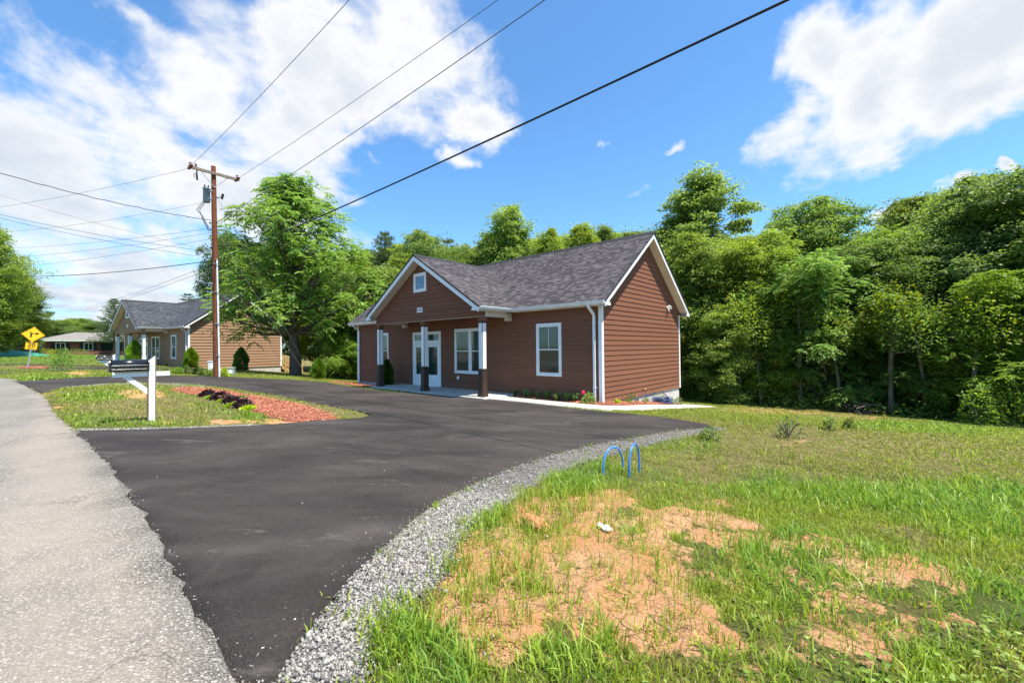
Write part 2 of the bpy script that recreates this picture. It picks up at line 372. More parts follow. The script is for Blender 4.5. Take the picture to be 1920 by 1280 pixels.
def road_mat():
    m, t = new_mat('old_tar_and_chip_road'); p = world_pos(t)
    v = t.n('ShaderNodeTexVoronoi', {'Vector': p, 'Scale': 84.}); v2 = t.n('ShaderNodeTexVoronoi', {'Vector': p, 'Scale': 130.})
    rnd = t.n('ShaderNodeSeparateColor', {0: v.outputs[1]}).outputs[0]
    col = t.mix(t.ramp(rnd, .0, 1.), (.13, .118, .10), (.31, .285, .245))
    col = t.mix(t.ramp(rnd, .80, .98), col, (.52, .485, .43))
    col = t.mix(t.ramp(v.outputs[0], .34, .66, 0, .75), col, (.085, .075, .065))
    s = t.vm('DOT_PRODUCT', p, (CS, SN, 0), out=1)       # across the carriageway
    wob = t.m('ADD', s, t.m('MULTIPLY', t.noise(p, .6, 4), .9))
    for q_, w_, c_, a_ in ((.55, .42, (.33, .275, .215), .5), (-1.3, .6, (.33, .315, .29), .3), (-3.0, .55, (.33, .315, .29), .3), (-2.1, .35, (.15, .14, .125), .35), (-.35, .3, (.17, .155, .135), .35)):
        col = t.mix(t.m('MULTIPLY', t.ramp(t.m('ABSOLUTE', t.m('SUBTRACT', wob, q_)), w_*.3, w_, a_, 0), t.ramp(t.noise(p, 2.3, 5, .7), .3, .6, .45, 1)), col, c_)
    ck = t.n('ShaderNodeTexVoronoi', {'Vector': t.vm('ADD', p, t.n('ShaderNodeVectorMath', {0: t.noise(p, 2.5, 5, .7, out=1), 'Scale': .8}, operation='SCALE').outputs[0]), 'Scale': .55}, feature='DISTANCE_TO_EDGE').outputs[0]
    col = t.mix(t.m('MULTIPLY', t.ramp(ck, .002, .010, .7, 0), t.ramp(t.noise(p, .45, 3), .46, .56)), col, (.05, .045, .04))
    big = t.noise(p, .8, 6, .65)
    col = t.mix(t.ramp(big, .35, .7, 0, .45), col, (.24, .215, .18))
    blot = t.ramp(t.noise(p, 3.4, 5, .7), .66, .74); col = t.mix(t.m('MULTIPLY', blot, .7), col, (.10, .093, .085))
    red = t.ramp(t.noise(p, .5, 3, .5), .45, .7, 0, .22); col = t.mix(red, col, (.33, .285, .23))
    finish(t, col, .82, t.m('SUBTRACT', t.m('MULTIPLY', rnd, .4), v.outputs[0]), .75, .012, .3); return m
ROADM = road_mat()
def soil_nodes(t, p):
    a = t.noise(p, 1.8, 8, .7); b = t.noise(p, 16, 8, .75)
    col = t.mix(t.ramp(a, .3, .7), (.58, .265, .11), (.66, .38, .205)); col = t.mix(t.ramp(b, .52, .72, 0, .6), col, (.44, .20, .088)); col = t.mix(t.ramp(t.noise(p, 60, 3, .7), .55, .72, 0, .5), col, (.70, .54, .37))
    ck = t.n('ShaderNodeTexVoronoi', {'Vector': t.vm('ADD', p, t.n('ShaderNodeVectorMath', {0: t.noise(p, 9, 4, .7, out=1), 'Scale': .15}, operation='SCALE').outputs[0]), 'Scale': 7.}, feature='DISTANCE_TO_EDGE').outputs[0]
    cr = t.m('MULTIPLY', t.ramp(ck, .0, .035, 1, 0), t.ramp(a, .42, .6)); col = t.mix(t.m('MULTIPLY', cr, .55), col, (.24, .10, .042)); b = t.m('SUBTRACT', b, t.m('MULTIPLY', cr, .5))
    return col, b
def ground_mat():
    m, t = new_mat('lawn_and_soil'); p = world_pos(t)
    z = t.n('ShaderNodeSeparateColor', {0: t.n('ShaderNodeAttribute', attribute_name='zone').outputs['Color']})
    p0_ = p
    soil, sb = soil_nodes(t, p)
    g1 = t.noise(p, 7, 6, .7); g2 = t.noise(p, .55, 5, .6); g3 = t.noise(p, 45, 4, .7)
    gr = t.mix(t.ramp(g1, .3, .7), (.095, .095, .025), (.17, .145, .050))
    gr = t.mix(t.ramp(g3, .42, .68, 0, .6), gr, (.24, .20, .08))
    st = t.mix(t.ramp(g3, .3, .7), (.27, .21, .10), (.14, .125, .042))
    gr = t.mix(t.m('MULTIPLY', t.ramp(t.m('ADD', g2, t.m('MULTIPLY', z.outputs[2], .5)), .45, .8), .75), gr, st)
    lush = t.mix(t.ramp(g1, .3, .7), (.070, .105, .020), (.125, .155, .035))
    gr = t.mix(z.outputs[1], gr, lush)
    soilf = t.ramp(t.m('ADD', z.outputs[0], t.m('MULTIPLY', t.m('SUBTRACT', t.noise(p, 4.5, 9, .78), .5), 2.4)), .38, .58)
    col = t.mix(soilf, gr, soil)
    finish(t, col, .95, t.m('ADD', sb, g3), 1., .045, .12); return m
GROUND = ground_mat()
def mulch_mat():
    m, t = new_mat('red_mulch'); p = world_pos(t)
    w = t.vm('SUBTRACT', t.noise(p, 9, 3, out=1), (.5, .5, .5)); pw = t.vm('ADD', p, t.n('ShaderNodeVectorMath', {0: w, 'Scale': .25}, operation='SCALE').outputs[0])
    mp = t.n('ShaderNodeMapping', {0: pw, 3: (1., .35, 1.)}).outputs[0]
    v = t.n('ShaderNodeTexVoronoi', {'Vector': mp, 'Scale': 55.}); rnd = t.n('ShaderNodeSeparateColor', {0: v.outputs[1]}).outputs[0]
    col = t.mix(rnd, (.40, .135, .075), (.62, .28, .18)); col = t.mix(t.ramp(v.outputs[0], .3, .6), col, (.12, .02, .01))
    finish(t, col, .9, rnd, .9, .02, .2); return m
MULCH = mulch_mat()
def gravel_mat():
    m, t = new_mat('gravel_bed'); p = world_pos(t)
    v = t.n('ShaderNodeTexVoronoi', {'Vector': p, 'Scale': 42.}); rnd = t.n('ShaderNodeSeparateColor', {0: v.outputs[1]}).outputs[0]
    col = t.mix(rnd, (.12, .11, .098), (.24, .22, .195)); col = t.mix(t.ramp(v.outputs[0], .3, .62, 0, .8), col, (.10, .092, .085))
    finish(t, col, .9, t.m('SUBTRACT', t.m('MULTIPLY', rnd, .5), v.outputs[0]), 1., .02, .2); return m
GRAVM = gravel_mat()
def stone_mat():
    m, t = new_mat('crushed_stone'); a = t.n('ShaderNodeAttribute', attribute_name='tint').outputs['Fac']
    n = t.noise(world_pos(t), 60, 4, .6)
    col = t.mix(t.ramp(a, 0, .8), (.095, .09, .085), (.32, .30, .27)); col = t.mix(t.ramp(a, .92, 1.), col, (.46, .42, .37)); col = t.mix(t.ramp(n, .4, .8, 0, .4), col, (.30, .27, .24))
    finish(t, col, .85, n, .4, .003, .3); return m
STONE = stone_mat()
def blade_mat():
    m, t = new_mat('grass_blades')
    c = t.n('ShaderNodeAttribute', attribute_name='bcol').outputs['Color']
    p = t.n('ShaderNodeBsdfPrincipled', {'Base Color': c, 'Roughness': .45, 'Specular IOR Level': .4})
    tr = t.n('ShaderNodeBsdfTranslucent', {0: t.n('ShaderNodeHueSaturation', {'Hue': .49, 'Saturation': 1.05, 'Value': 1.35, 'Color': c}).outputs[0]})
    ms = t.n('ShaderNodeMixShader', {0: .42, 1: p.outputs[0], 2: tr.outputs[0]}); t.n('ShaderNodeOutputMaterial', {0: ms.outputs[0]}); return m
BLADE = blade_mat()
BARK = bark_mat('grey_bark', (.13, .10, .075), (.22, .18, .14)); BARK2 = bark_mat('dark_bark', (.075, .055, .042), (.13, .10, .078))
LEAF_A = leaf_mat('leaf_mid', (.115, .165, .026), (.215, .285, .050), (.36, .43, .12))
LEAF_B = leaf_mat('leaf_yellow_green', (.13, .185, .028), (.235, .305, .055), (.38, .45, .13))
LEAF_C = leaf_mat('leaf_dark', (.080, .130, .024), (.155, .225, .042), (.28, .35, .09))
LEAF_D = leaf_mat('leaf_bright', (.105, .175, .022), (.20, .295, .042), (.35, .45, .09))
NEEDLE = leaf_mat('needles', (.06, .095, .035), (.12, .16, .06), (.20, .24, .09), .3)
ARBOR = leaf_mat('arborvitae_green', (.045, .10, .016), (.10, .185, .03), (.18, .26, .05), .3)
ARBOR_B = leaf_mat('arborvitae_bright', (.10, .19, .018), (.20, .32, .03), (.32, .44, .06), .35)
PURPLE = leaf_mat('purple_foliage', (.022, .010, .014), (.050, .020, .028), (.08, .05, .04), .15)
LIME = leaf_mat('lime_foliage', (.24, .32, .02), (.40, .48, .03), (.55, .60, .08), .3)
TUFT = leaf_mat('liriope_green', (.07, .14, .03), (.15, .25, .05), (.28, .36, .12), .3)

# ---------------------------------------------------------------- ground sheets
def smooth_poly(pts, step=.25, jit=.0, closed=True):
    P = np.array(pts, float); n = len(P); out = []
    for i in range(n if closed else n-1):
        p0, p1, p2, p3 = P[(i-1) % n], P[i], P[(i+1) % n], P[(i+2) % n]
        if not closed:
            p0 = P[max(i-1, 0)]; p3 = P[min(i+2, n-1)]
        L = np.linalg.norm(p2 - p1); k = max(1, int(L/step)); k = min(k, 60)
        for j in range(k):
            u = j/k
            if L > 6 or np.linalg.norm(p1-p0) > 4*L or np.linalg.norm(p3-p2) > 4*L: q = p1*(1-u) + p2*u
            else: q = .5*((2*p1) + (-p0+p2)*u + (2*p0-5*p1+4*p2-p3)*u*u + (-p0+3*p1-3*p2+p3)*u**3)
            out.append(q + RNG.normal(0, jit, 2) if jit else q)
    return np.array(out)
def in_poly(x, y, poly):
    x = np.asarray(x); c = np.zeros(x.shape, bool); n = len(poly)
    for i in range(n):
        x0, y0 = poly[i]; x1, y1 = poly[(i+1) % n]
        if y0 == y1: continue
        c ^= ((y0 > y) != (y1 > y)) & (x < (x1-x0)*(y-y0)/(y1-y0) + x0)
    return c
def dist_poly(x, y, poly):
    d = np.full(np.shape(x), 1e9); n = len(poly)
    for i in range(n):
        ax, ay = poly[i]; bx, by = poly[(i+1) % n]; L = (bx-ax)**2+(by-ay)**2
        if L < 1e-12: continue
        k = np.clip(((x-ax)*(bx-ax)+(y-ay)*(by-ay))/L, 0, 1); d = np.minimum(d, np.hypot(x-ax-k*(bx-ax), y-ay-k*(by-ay)))
    return d
def sheet(name, poly, off, mat, cell=.5, skirt=.10, lift=None, label=None):
    bm = bmesh.new(); vs = [bm.verts.new((p[0], p[1], 0)) for p in poly]
    bm.faces.new(vs); bmesh.ops.triangulate(bm, faces=bm.faces[:])
    P = np.array(poly)
    for ax in (0, 1):
        lo, hi = P[:, ax].min(), P[:, ax].max(); c = max(cell, (hi-lo)/160)
        k = math.ceil(lo/c)*c
        while k < hi:
            co = [0, 0, 0]; co[ax] = k; no = [0, 0, 0]; no[ax] = 1
            bmesh.ops.bisect_plane(bm, geom=bm.verts[:]+bm.edges[:]+bm.faces[:], plane_co=co, plane_no=no, dist=1e-5); k += c
    for v in bm.verts: v.co.z = H(v.co.x, v.co.y) + off + (lift(v.co.x, v.co.y) if lift else 0)
    bmesh.ops.recalc_face_normals(bm, faces=bm.faces[:])
    if sum(f.normal.z for f in bm.faces) < 0: bmesh.ops.reverse_faces(bm, faces=bm.faces[:])
    for f in bm.faces: f.smooth = True
    be = [e for e in bm.edges if e.is_boundary]
    r = bmesh.ops.extrude_edge_only(bm, edges=be)
    for g in r['geom']:
        if isinstance(g, bmesh.types.BMVert): g.co.z -= skirt
    me = bpy.data.meshes.new(name); bm.to_mesh(me); bm.free(); me.materials.append(mat)
    return link(name, me)
def px_poly(pts): return [ground_at(u, v)[:2] for u, v in pts]

ROAD_EDGE_PX = [(440,1279),(355,1130),(290,1010),(245,935),(203,880),(165,835),(137,811)]
ROAD_EDGE2_PX = [(100,775),(84,748),(62,733),(30,717),(2,710)]
edge = px_poly(ROAD_EDGE_PX) + px_poly(ROAD_EDGE2_PX)
# carry the edge on behind the camera (straight) and away to the left (bending)
tail = [from_st(-11.95, t) for t in (-60, -30, -8)]
e_last = np.array(edge[-1]); d_last = np.array([-1., .22])/np.hypot(1, .22)
head = [tuple(e_last + d_last*k) for k in (10, 30, 80)]
redge = [tuple(p) for p in tail] + edge + head
re_s = smooth_poly(redge, .13, .0, closed=False)
re_s = np.array([p + (RNG.normal(0, .022, 2) if np.hypot(*p) < 25 else 0) for p in re_s])
far_side = []
for i in range(len(redge)-1, -1, -1):
    a = np.array(redge[max(i-1, 0)]); b = np.array(redge[min(i+1, len(redge)-1)]); d = (b-a)/np.linalg.norm(b-a)
    far_side.append(tuple(np.array(redge[i]) + np.array([-d[1], d[0]])*(6.2)))
ROAD = [tuple(p) for p in re_s] + far_side[::3]

DRV_LOW = [(1337,800),(1290,806),(1240,812),(1190,821),(1120,833),(1040,852),(960,878),(885,910),(820,945),(762,990),(705,1040),(652,1090),(604,1150),(562,1205),(528,1262),(512,1279)]
DRV_IN = [(135,810),(240,807),(350,803.5),(480,798.5),(600,789),(680,784),(697,779),(660,769),(600,758.5),(540,746),(480,736),(430,728.5),(380,723),(320,719),(255,718),(180,721),(110,728),(78,737)]
DRV_FAR = [(28,715.5),(70,713),(130,709),(200,706),(300,704),(400,705.5),(500,710),(600,716),(622,719)]
DRV_HOUSE = [(700,731),(790,739.5),(893,747),(960,752),(1050,763),(1133,772.5),(1200,778),(1270,787)]
drv = [from_st(-11.75, -.6), from_st(-12.05, -.3)]
# road side of the apron follows the road edge, 12 cm under its lip
ap = px_poly(ROAD_EDGE_PX)
drive_pts = ap + px_poly(DRV_IN)[1:] + px_poly(DRV_FAR) + px_poly(DRV_HOUSE) + px_poly(DRV_LOW)
DRIVE = smooth_poly(drive_pts, .25, .004)
DRIVE2 = smooth_poly(px_poly([(-80,704),(0,702),(60,698),(110,695),(170,692.8),(240,692.4),(320,695.2),(382,692.8),(345,689),(300,688),(200,688.3),(120,690),(60,691.5),(0,693.5),(-80,695.5)]), 1.5)
DRIVE3 = smooth_poly(px_poly([(-80,681.3),(0,681.6),(100,683.4),(200,685.6),(228,687.6),(200,687.8),(100,685.6),(30,684.3),(-80,684)]), 2.)
GRAVEL = smooth_poly(px_poly(DRV_LOW)[::1] + px_poly([(700,1279),(690,1230),(705,1180),(770,1130),(835,1080),(850,1030),(890,985),(950,945),(1010,905),(1060,880),(1120,860),(1180,843),(1240,829),(1290,819),(1340,809),(1362,804)]), .2, .02)
# soil / mulch patches
ISL_M1 = smooth_poly(px_poly([(345,728),(400,731),(440,737),(500,748),(560,760),(600,771),(632,786),(590,789),(545,790),(500,780),(450,765),(400,748),(350,738),(322,732)]), .2, .02)
hs = lambda s, t: from_st(s, t)
BED_R = [hs(-.02, 4.0), hs(-.02, .05), hs(-.30, -.06), hs(-.2, -.45), hs(.6, -.75), hs(2.0, -.85), hs(4.2, -.75), hs(6.3, -.35), hs(6.5, -.01), hs(.05, -.01), hs(.0, .0)]
BED_R = [hs(-.01, 4.0), hs(-.72, 3.4), hs(-.66, .4), hs(-.60, -.3), hs(-.1, -.80), hs(.9, -.95), hs(2.6, -.85), hs(5.0, -.55), hs(6.9, -.02), hs(-.01, -.01)]
BED_L = [hs(-.01, 16.5), hs(-1.3, 17.2), hs(-1.6, 14), hs(-1.55, 11.5), hs(-.01, 11.4)]
WALKP = [hs(-.72, 4.6), hs(-1.55, 4.45), hs(-1.50, 2.), hs(-1.44, .3), hs(-1.25, -.9), hs(-.35, -1.75), hs(.9, -2.1), hs(2.6, -1.95), hs(5., -1.5), hs(6.6, -1.45), hs(7.3, -1.5), hs(7.5, -1.0), hs(7.2, -.4), hs(6.9, -.1),
         hs(5.0, -.62), hs(2.6, -.92), hs(.9, -1.02), hs(-.13, -.87), hs(-.64, -.33), hs(-.70, .4), hs(-.76, 3.4), hs(-.5, 4.6)]
BED_SIGN = smooth_poly(px_poly([(28,689),(50,686.5),(75,686),(95,688),(85,690),(50,690.5)]), .5)

tag(sheet('road', ROAD, .03, ROADM, .6), kind='structure')
tag(sheet('driveway', DRIVE, .018, ASPH, .5), kind='structure')
tag(sheet('driveway', DRIVE2, .02, ASPH, 2.), kind='structure')
tag(sheet('driveway', DRIVE3, .02, ASPH, 2.), kind='structure')
tag(sheet('gravel_verge', GRAVEL, .010, GRAVM, .4, .04), kind='structure')
tag(sheet('path', smooth_poly(WALKP, .3), .045, WALK, .5), kind='structure')
def mound(poly, h=.05):
    P = np.array(poly)
    def f(x, y): return h*min(1., float(dist_poly(np.array(x), np.array(y), P))/.25) + .012*math.sin(x*17+y*11)
    return f
def mulch(poly, label, cell=.25):
    o = sheet('mulch_bed', poly, .022, MULCH, cell, .06, mound(poly)); tag(o, kind='structure'); return o
mulch(ISL_M1, 'i'); mulch(smooth_poly(BED_R, .3), 'r'); mulch(smooth_poly(BED_L, .3), 'l'); mulch(BED_SIGN, 's', 1.)

# --- zones: soil (bare), lush, straw : ellipses laid on the ground
def ell(u, v, lst):
    out = np.zeros(np.shape(u))
    for (cu, cv, ru, rv, w) in lst:
        out = np.maximum(out, w*np.clip(1.35 - ((u-cu)/ru)**2 - ((v-cv)/rv)**2, 0, 1))
    return out
SOIL = [(1450,1160,420,150,.40),(985,1085,180,110,1),(1140,1120,210,110,1),(1255,1190,130,100,1),(1130,1010,150,60,.9),(900,1160,80,70,.95),(1290,985,100,32,.95),(1400,1030,110,28,.8),(1120,950,90,34,.8),(1560,1035,110,26,.55),(1700,1090,120,26,.95),(1620,1060,90,20,.7),(1760,1190,80,30,.5),
        (270,738,50,10,1),(1030,975,60,40,.8),(300,793,40,6,.6),(560,788,70,8,.8),(440,790,60,7,.6),(1480,830,60,10,.4),(1500,770,200,10,.45),(1640,780,120,9,.4),(1320,940,60,14,.5),(1700,1010,60,18,.4),(1500,1240,80,26,.5),(90,737,30,8,.4),(150,700,25,4,.8),(112,764,14,10,.5),(132,788,12,12,.5)]
LUSH = [(1100,895,90,36,1),(1250,835,120,18,.5),(770,1235,80,80,1),(700,1180,40,30,.6),(1060,1262,200,26,.7),(1620,1255,300,50,.6),(1440,910,80,26,.9),(1600,930,110,30,.9),(1830,950,170,55,1),(1480,1060,150,52,1),(1640,1060,80,34,.8),(1840,1130,130,60,.9),(1350,920,60,18,.5),(1560,1130,140,60,.6),(1172,1035,34,60,.9),(1040,1005,60,12,.6),(1010,1120,50,26,.4),(1255,1060,46,36,.6),(900,1090,26,40,.5),(1090,1180,50,24,.4),(940,985,50,20,.6),(1240,900,50,16,.5),
        (180,745,60,10,.5),(230,797,130,9,.6),(400,768,60,14,.4),(470,783,50,10,.8),(170,785,60,14,.6),(1800,800,200,14,.6),(40,670,400,16,.9),(90,710,60,6,.8),(210,706,60,4,.6)]
STRAW = [(1480,835,300,40,.6),(1250,800,150,20,.6),(1400,900,200,40,.45),(620,762,90,12,1),(290,768,170,24,.9),(560,740,120,10,.6),(1700,860,200,30,.25)]
def lumpz(x, y, f): return np.sin(x*f+1.3*np.sin(y*f*.7))*np.sin(y*f*1.1+1.7*np.sin(x*f*.6+2))
def zones(x, y):
    wx = x + .16*lumpz(x, y, 2.9) + .10*lumpz(y+4, x, 6.7) + .05*lumpz(x, y, 15.); wy = y + .16*lumpz(y+9, x+2, 3.3) + .10*lumpz(x, y+7, 7.9) + .05*lumpz(y, x, 17.)
    u, v = project(wx, wy, Hf(x, y)); beh = y < .6
    so_, lu, stt = ell(u, v, SOIL), ell(u, v, LUSH), ell(u, v, STRAW)
    for a in (so_, lu, stt): a[beh] = .2
    return so_, lu, stt
def terrain():
    na, nr = 900, 400
    th = np.linspace(0, 2*np.pi, na, endpoint=False); rr = .25*np.exp(np.linspace(0, math.log(2600), nr))
    T, Rr = np.meshgrid(th, rr); X = (Rr*np.cos(T)).ravel(); Y = (Rr*np.sin(T)).ravel()
    Z = Hf(X, Y)
    near = (np.hypot(X, Y) < 60)
    sheets = [ROAD, DRIVE, GRAVEL, WALKP]
    inside = np.zeros(len(X), bool); dm = np.full(len(X), 9.)
    xi, yi = X[near], Y[near]; ins = np.zeros(len(xi), bool); dd = np.full(len(xi), 9.)
    for P in sheets:
        P = np.array(P)[::2] if len(P) > 150 else np.array(P)
        ins |= in_poly(xi, yi, P); dd = np.minimum(dd, dist_poly(xi, yi, P))
    for P in (DRIVE2, DRIVE3): inside |= in_poly(X, Y, P)
    inside[near] |= ins; dm[near] = dd
    # lumpy ground away from the paved sheets
    def fb(x, y, f): return np.sin(x*f+1.3*np.sin(y*f*.7))*np.sin(y*f*1.1+1.7*np.sin(x*f*.6+2))
    lum = .012*fb(X, Y, 2.1) + .008*fb(X+3, Y-1, 5.3) + .005*fb(X, Y, 13) + .003*fb(Y, X, 31)
    s_, l_, _ = zones(X, Y)
    amp = np.where(inside, 0, np.clip(dm/.5, 0, 1))
    Z = Z + amp*lum*(1+1.2*s_)
    bank = np.clip(dm/1.2, 0, 1)*np.clip(l_ + s_, 0, 1)*.04*(np.hypot(X, Y) < 14)*(X > -1)
    Z = Z + np.where(inside, -.055, bank)
    # the little washed-out hollows
    for (u, v, rad, dep) in ((1010, 965, .28, .13), (275, 741, .45, .14)):
        q = ground_at(u, v); Z -= dep*np.exp(-((X-q[0])**2+(Y-q[1])**2)/rad**2)
    V = np.stack([X, Y, Z], 1); V = np.vstack([V, [[0, 0, H(0, 0)-.03]]])
    i = np.arange(nr-1)[:, None]*na + np.arange(na)[None]; j = np.arange(nr-1)[:, None]*na + (np.arange(na)[None]+1) % na
    Fq = np.stack([i, j, j+na, i+na], -1).reshape(-1, 4)
    sizes = np.concatenate([np.full(len(Fq), 4), np.full(na, 3)])
    tri = np.stack([np.full(na, len(V)-1), (np.arange(na)+1) % na, np.arange(na)], -1)[:, ::-1]
    loops = np.concatenate([Fq.ravel(), tri.ravel()])
    zn = np.zeros((len(V), 3)); a, b, c = zones(V[:, 0], V[:, 1]); zn[:, 0] = a; zn[:, 1] = b; zn[:, 2] = c
    me = np_mesh('ground', V, loops, {'zone': ('POINT', zn)}, GROUND, True, sizes)
    bm = bmesh.new(); bm.from_mesh(me); bm.normal_update()
    if sum(f.normal.z for f in list(bm.faces)[:2000]) < 0: bmesh.ops.reverse_faces(bm, faces=bm.faces[:])
    bm.to_mesh(me); bm.free()
    tag(link('ground', me), kind='structure')
terrain()

# ---------------------------------------------------------------- houses (local x = s into the plot, y = t along the front, z up)
D_, L_ = 7.14, 16.35; O = .36; ZE = 3.45; ZR = 6.42; SLM = (ZR-ZE)/(D_/2+O); SP = -1.69
class Wall:
    def __init__(s, o, a, n): s.o = Vector(o); s.a = Vector(a); s.n = Vector(n)
    def p(s, a, z, out=0.): return s.o + s.a*a + Vector((0, 0, z)) + s.n*out
    def box(s, mb, a0, a1, z0, z1, o0, o1):
        c = [s.p(a0, z0, o0), s.p(a1, z0, o0), s.p(a1, z0, o1), s.p(a0, z0, o1)]; mb.prism(c, (0, 0, z1-z0))
    def bar(s, mb, a0, a1, z0, z1, o0, o1, c=.006):
        """box with small chamfers on its outer edges"""
        s.box(mb, a0, a1, z0, z1, o0, o1-c); 
        v = [s.p(a0, z0, o1-c), s.p(a1, z0, o1-c), s.p(a1, z1, o1-c), s.p(a0, z1, o1-c), s.p(a0+c, z0+c, o1), s.p(a1-c, z0+c, o1), s.p(a1-c, z1-c, o1), s.p(a0+c, z1-c, o1)]
        mb.add(v, [(4,5,6,7),(0,1,5,4),(1,2,6,5),(2,3,7,6),(3,0,4,7)])
def lap_siding(mb, W, lo, hi, z0, z1, e=.178, lip=.022, holes=()):
    """rows of overlapping boards; lo(z), hi(z) give the ends of a row; holes (a0, a1, z0, z1) are left open"""
    z = z0
    while z < z1 - 1e-4:
        zt = min(z+e, z1); out = lambda q: lip + (.002-lip)*(q-z)/e
        cuts = sorted({z, zt} | {q for h in holes for q in h[2:] if z < q < zt})
        for c0, c1 in zip(cuts[:-1], cuts[1:]):
            iv = [(lo(c0), hi(c0), lo(c1), hi(c1))]
            if iv[0][1]-iv[0][0] < .03: continue
            if iv[0][3]-iv[0][2] < .02: m_ = (iv[0][2]+iv[0][3])/2; iv = [(iv[0][0], iv[0][1], m_, m_)]
            for h in holes:
                if h[2] < (c0+c1)/2 < h[3]:
                    nv = []
                    for (a0, a1, b0, b1) in iv:
                        if h[1] <= a0 or h[0] >= a1: nv.append((a0, a1, b0, b1)); continue
                        nv += [(a0, h[0], b0, h[0]), (h[1], a1, h[1], b1)]
                    iv = [q for q in nv if q[1]-q[0] > .005]
            for (a0, a1, b0, b1) in iv:
                v = [W.p(a0, c0, out(c0)), W.p(a1, c0, out(c0)), W.p(b1, c1, out(c1)), W.p(b0, c1, out(c1)), W.p(a0, c0, .0), W.p(a1, c0, .0)]
                mb.add(v, [(0,1,2,3)] if b1 > b0 else [(0,1,2)])
                if c0 == z: mb.add([v[0], v[4], v[5], v[1]], [(0,1,2,3)])
        z = zt
def shingle_slope(name, mat, e0, e1, r0, r1, parent, th=.035, n=None):
    """courses of shingles from the eave edge e0-e1 to the ridge edge r0-r1, with real steps between courses"""
    e0, e1, r0, r1 = map(Vector, (e0, e1, r0, r1)); nrm = (e1-e0).cross(r0-e0).normalized()
    if nrm.z < 0: nrm = -nrm
    al = (e1-e0).normalized(); sl_ = ((r0-e0) - al*(r0-e0).dot(al)); slen = sl_.length; n = n or int(slen/.14)
    v = []; f = []; uv = []
    for k in range(n):
        a, b = k/n, (k+1)/n
        p = [e0.lerp(r0, a) + nrm*.012, e1.lerp(r1, a) + nrm*.012, e1.lerp(r1, b) + nrm*.002, e0.lerp(r0, b) + nrm*.002, e0.lerp(r0, a) + nrm*.0, e1.lerp(r1, a)]
        i = len(v); v += p; f += [(i, i+1, i+2, i+3), (i, i+4, i+5, i+1)]
        for q in p: uv.append(((q-e0).dot(al), 0))
        base = i
    me = bpy.data.meshes.new(name); me.from_pydata(v, [], f)
    # underside + edge thickness
    ul = me.uv_layers.new(name='UVMap')
    for pl in me.polygons:
        c = Vector((0, 0, 0))
        for li in pl.loop_indices:
            q = Vector(v[me.loops[li].vertex_index]); ul.data[li].uv = ((q-e0).dot(al) + 50, (q-e0).dot(sl_.normalized()) + (.002 if pl.index % 2 == 0 else -.01))
    # keep each course in its own row
    for pl in me.polygons:
        k = pl.index//2
        for j, li in enumerate(pl.loop_indices):
            u_, v_ = ul.data[li].uv; top = (pl.index % 2 == 0 and j >= 2); ul.data[li].uv = (u_, k*.14 + (.135 if top else .005))
    if (Vector(me.polygons[0].normal)).z < 0: me.flip_normals()
    me.materials.append(mat); return link(name, me, parent)
def slanted(mb, p0, p1, side, down):
    p0, p1, side, down = map(Vector, (p0, p1, side, down)); mb.prism([p0, p0+side, p0+side+down, p0+down], p1-p0)

def add_window(par, W, a0, a1, z0, z1, units=1, tr=.095, gl=(None, None), label=None, casing=None):
    casing = casing or WHITE
    f = MB(); W.bar(f, a0, a0+tr, z0, z1, 0, .045); W.bar(f, a1-tr, a1, z0, z1, 0, .045); W.bar(f, a0+tr, a1-tr, z1-tr, z1, 0, .043); W.bar(f, a0+tr, a1-tr, z0, z0+tr, 0, .047)
    ia0, ia1, iz0, iz1 = a0+tr, a1-tr, z0+tr, z1-tr; wu = (ia1-ia0 - (units-1)*.13)/units
    for k in range(units-1): W.bar(f, ia0+(k+1)*wu+k*.13, ia0+(k+1)*(wu+.13), iz0, iz1, 0, .044)
    fo = f.build('window', casing, par)
    if label: fo['label'] = label
    for k in range(units):
        b0 = ia0 + k*(wu+.13); b1 = b0+wu; zm = (iz0+iz1)/2; s = MB(); t_ = .038
        for (c0, c1, oo) in ((zm-.018, iz1, .030), (iz0, zm+.02, .018)):
            W.box(s, b0, b0+t_, c0, c1, .003, oo); W.box(s, b1-t_, b1, c0, c1, .003, oo); W.box(s, b0+t_, b1-t_, c0, c0+t_, .003, oo-.001); W.box(s, b0+t_, b1-t_, c1-t_, c1, .003, oo-.002)
        s.build('sash', WHITE, fo)
        for (c0, c1, mt, oo) in ((zm+.02, iz1-t_, gl[0] or G_BLIND, .022), (iz0+t_, zm-.018, gl[1] or G_DARKBL, .0185-.006)):
            g = MB(); W.box(g, b0+t_, b1-t_, c0, c1, .001, oo-.002); g.build('pane', mt, fo)
        if units == 1:
            mn = MB(); mid = (b0+b1)/2; W.box(mn, mid-.008, mid+.008, zm+.02, iz1-t_, .002, .0215); mn.build('muntin', WHITE, fo)
    return fo

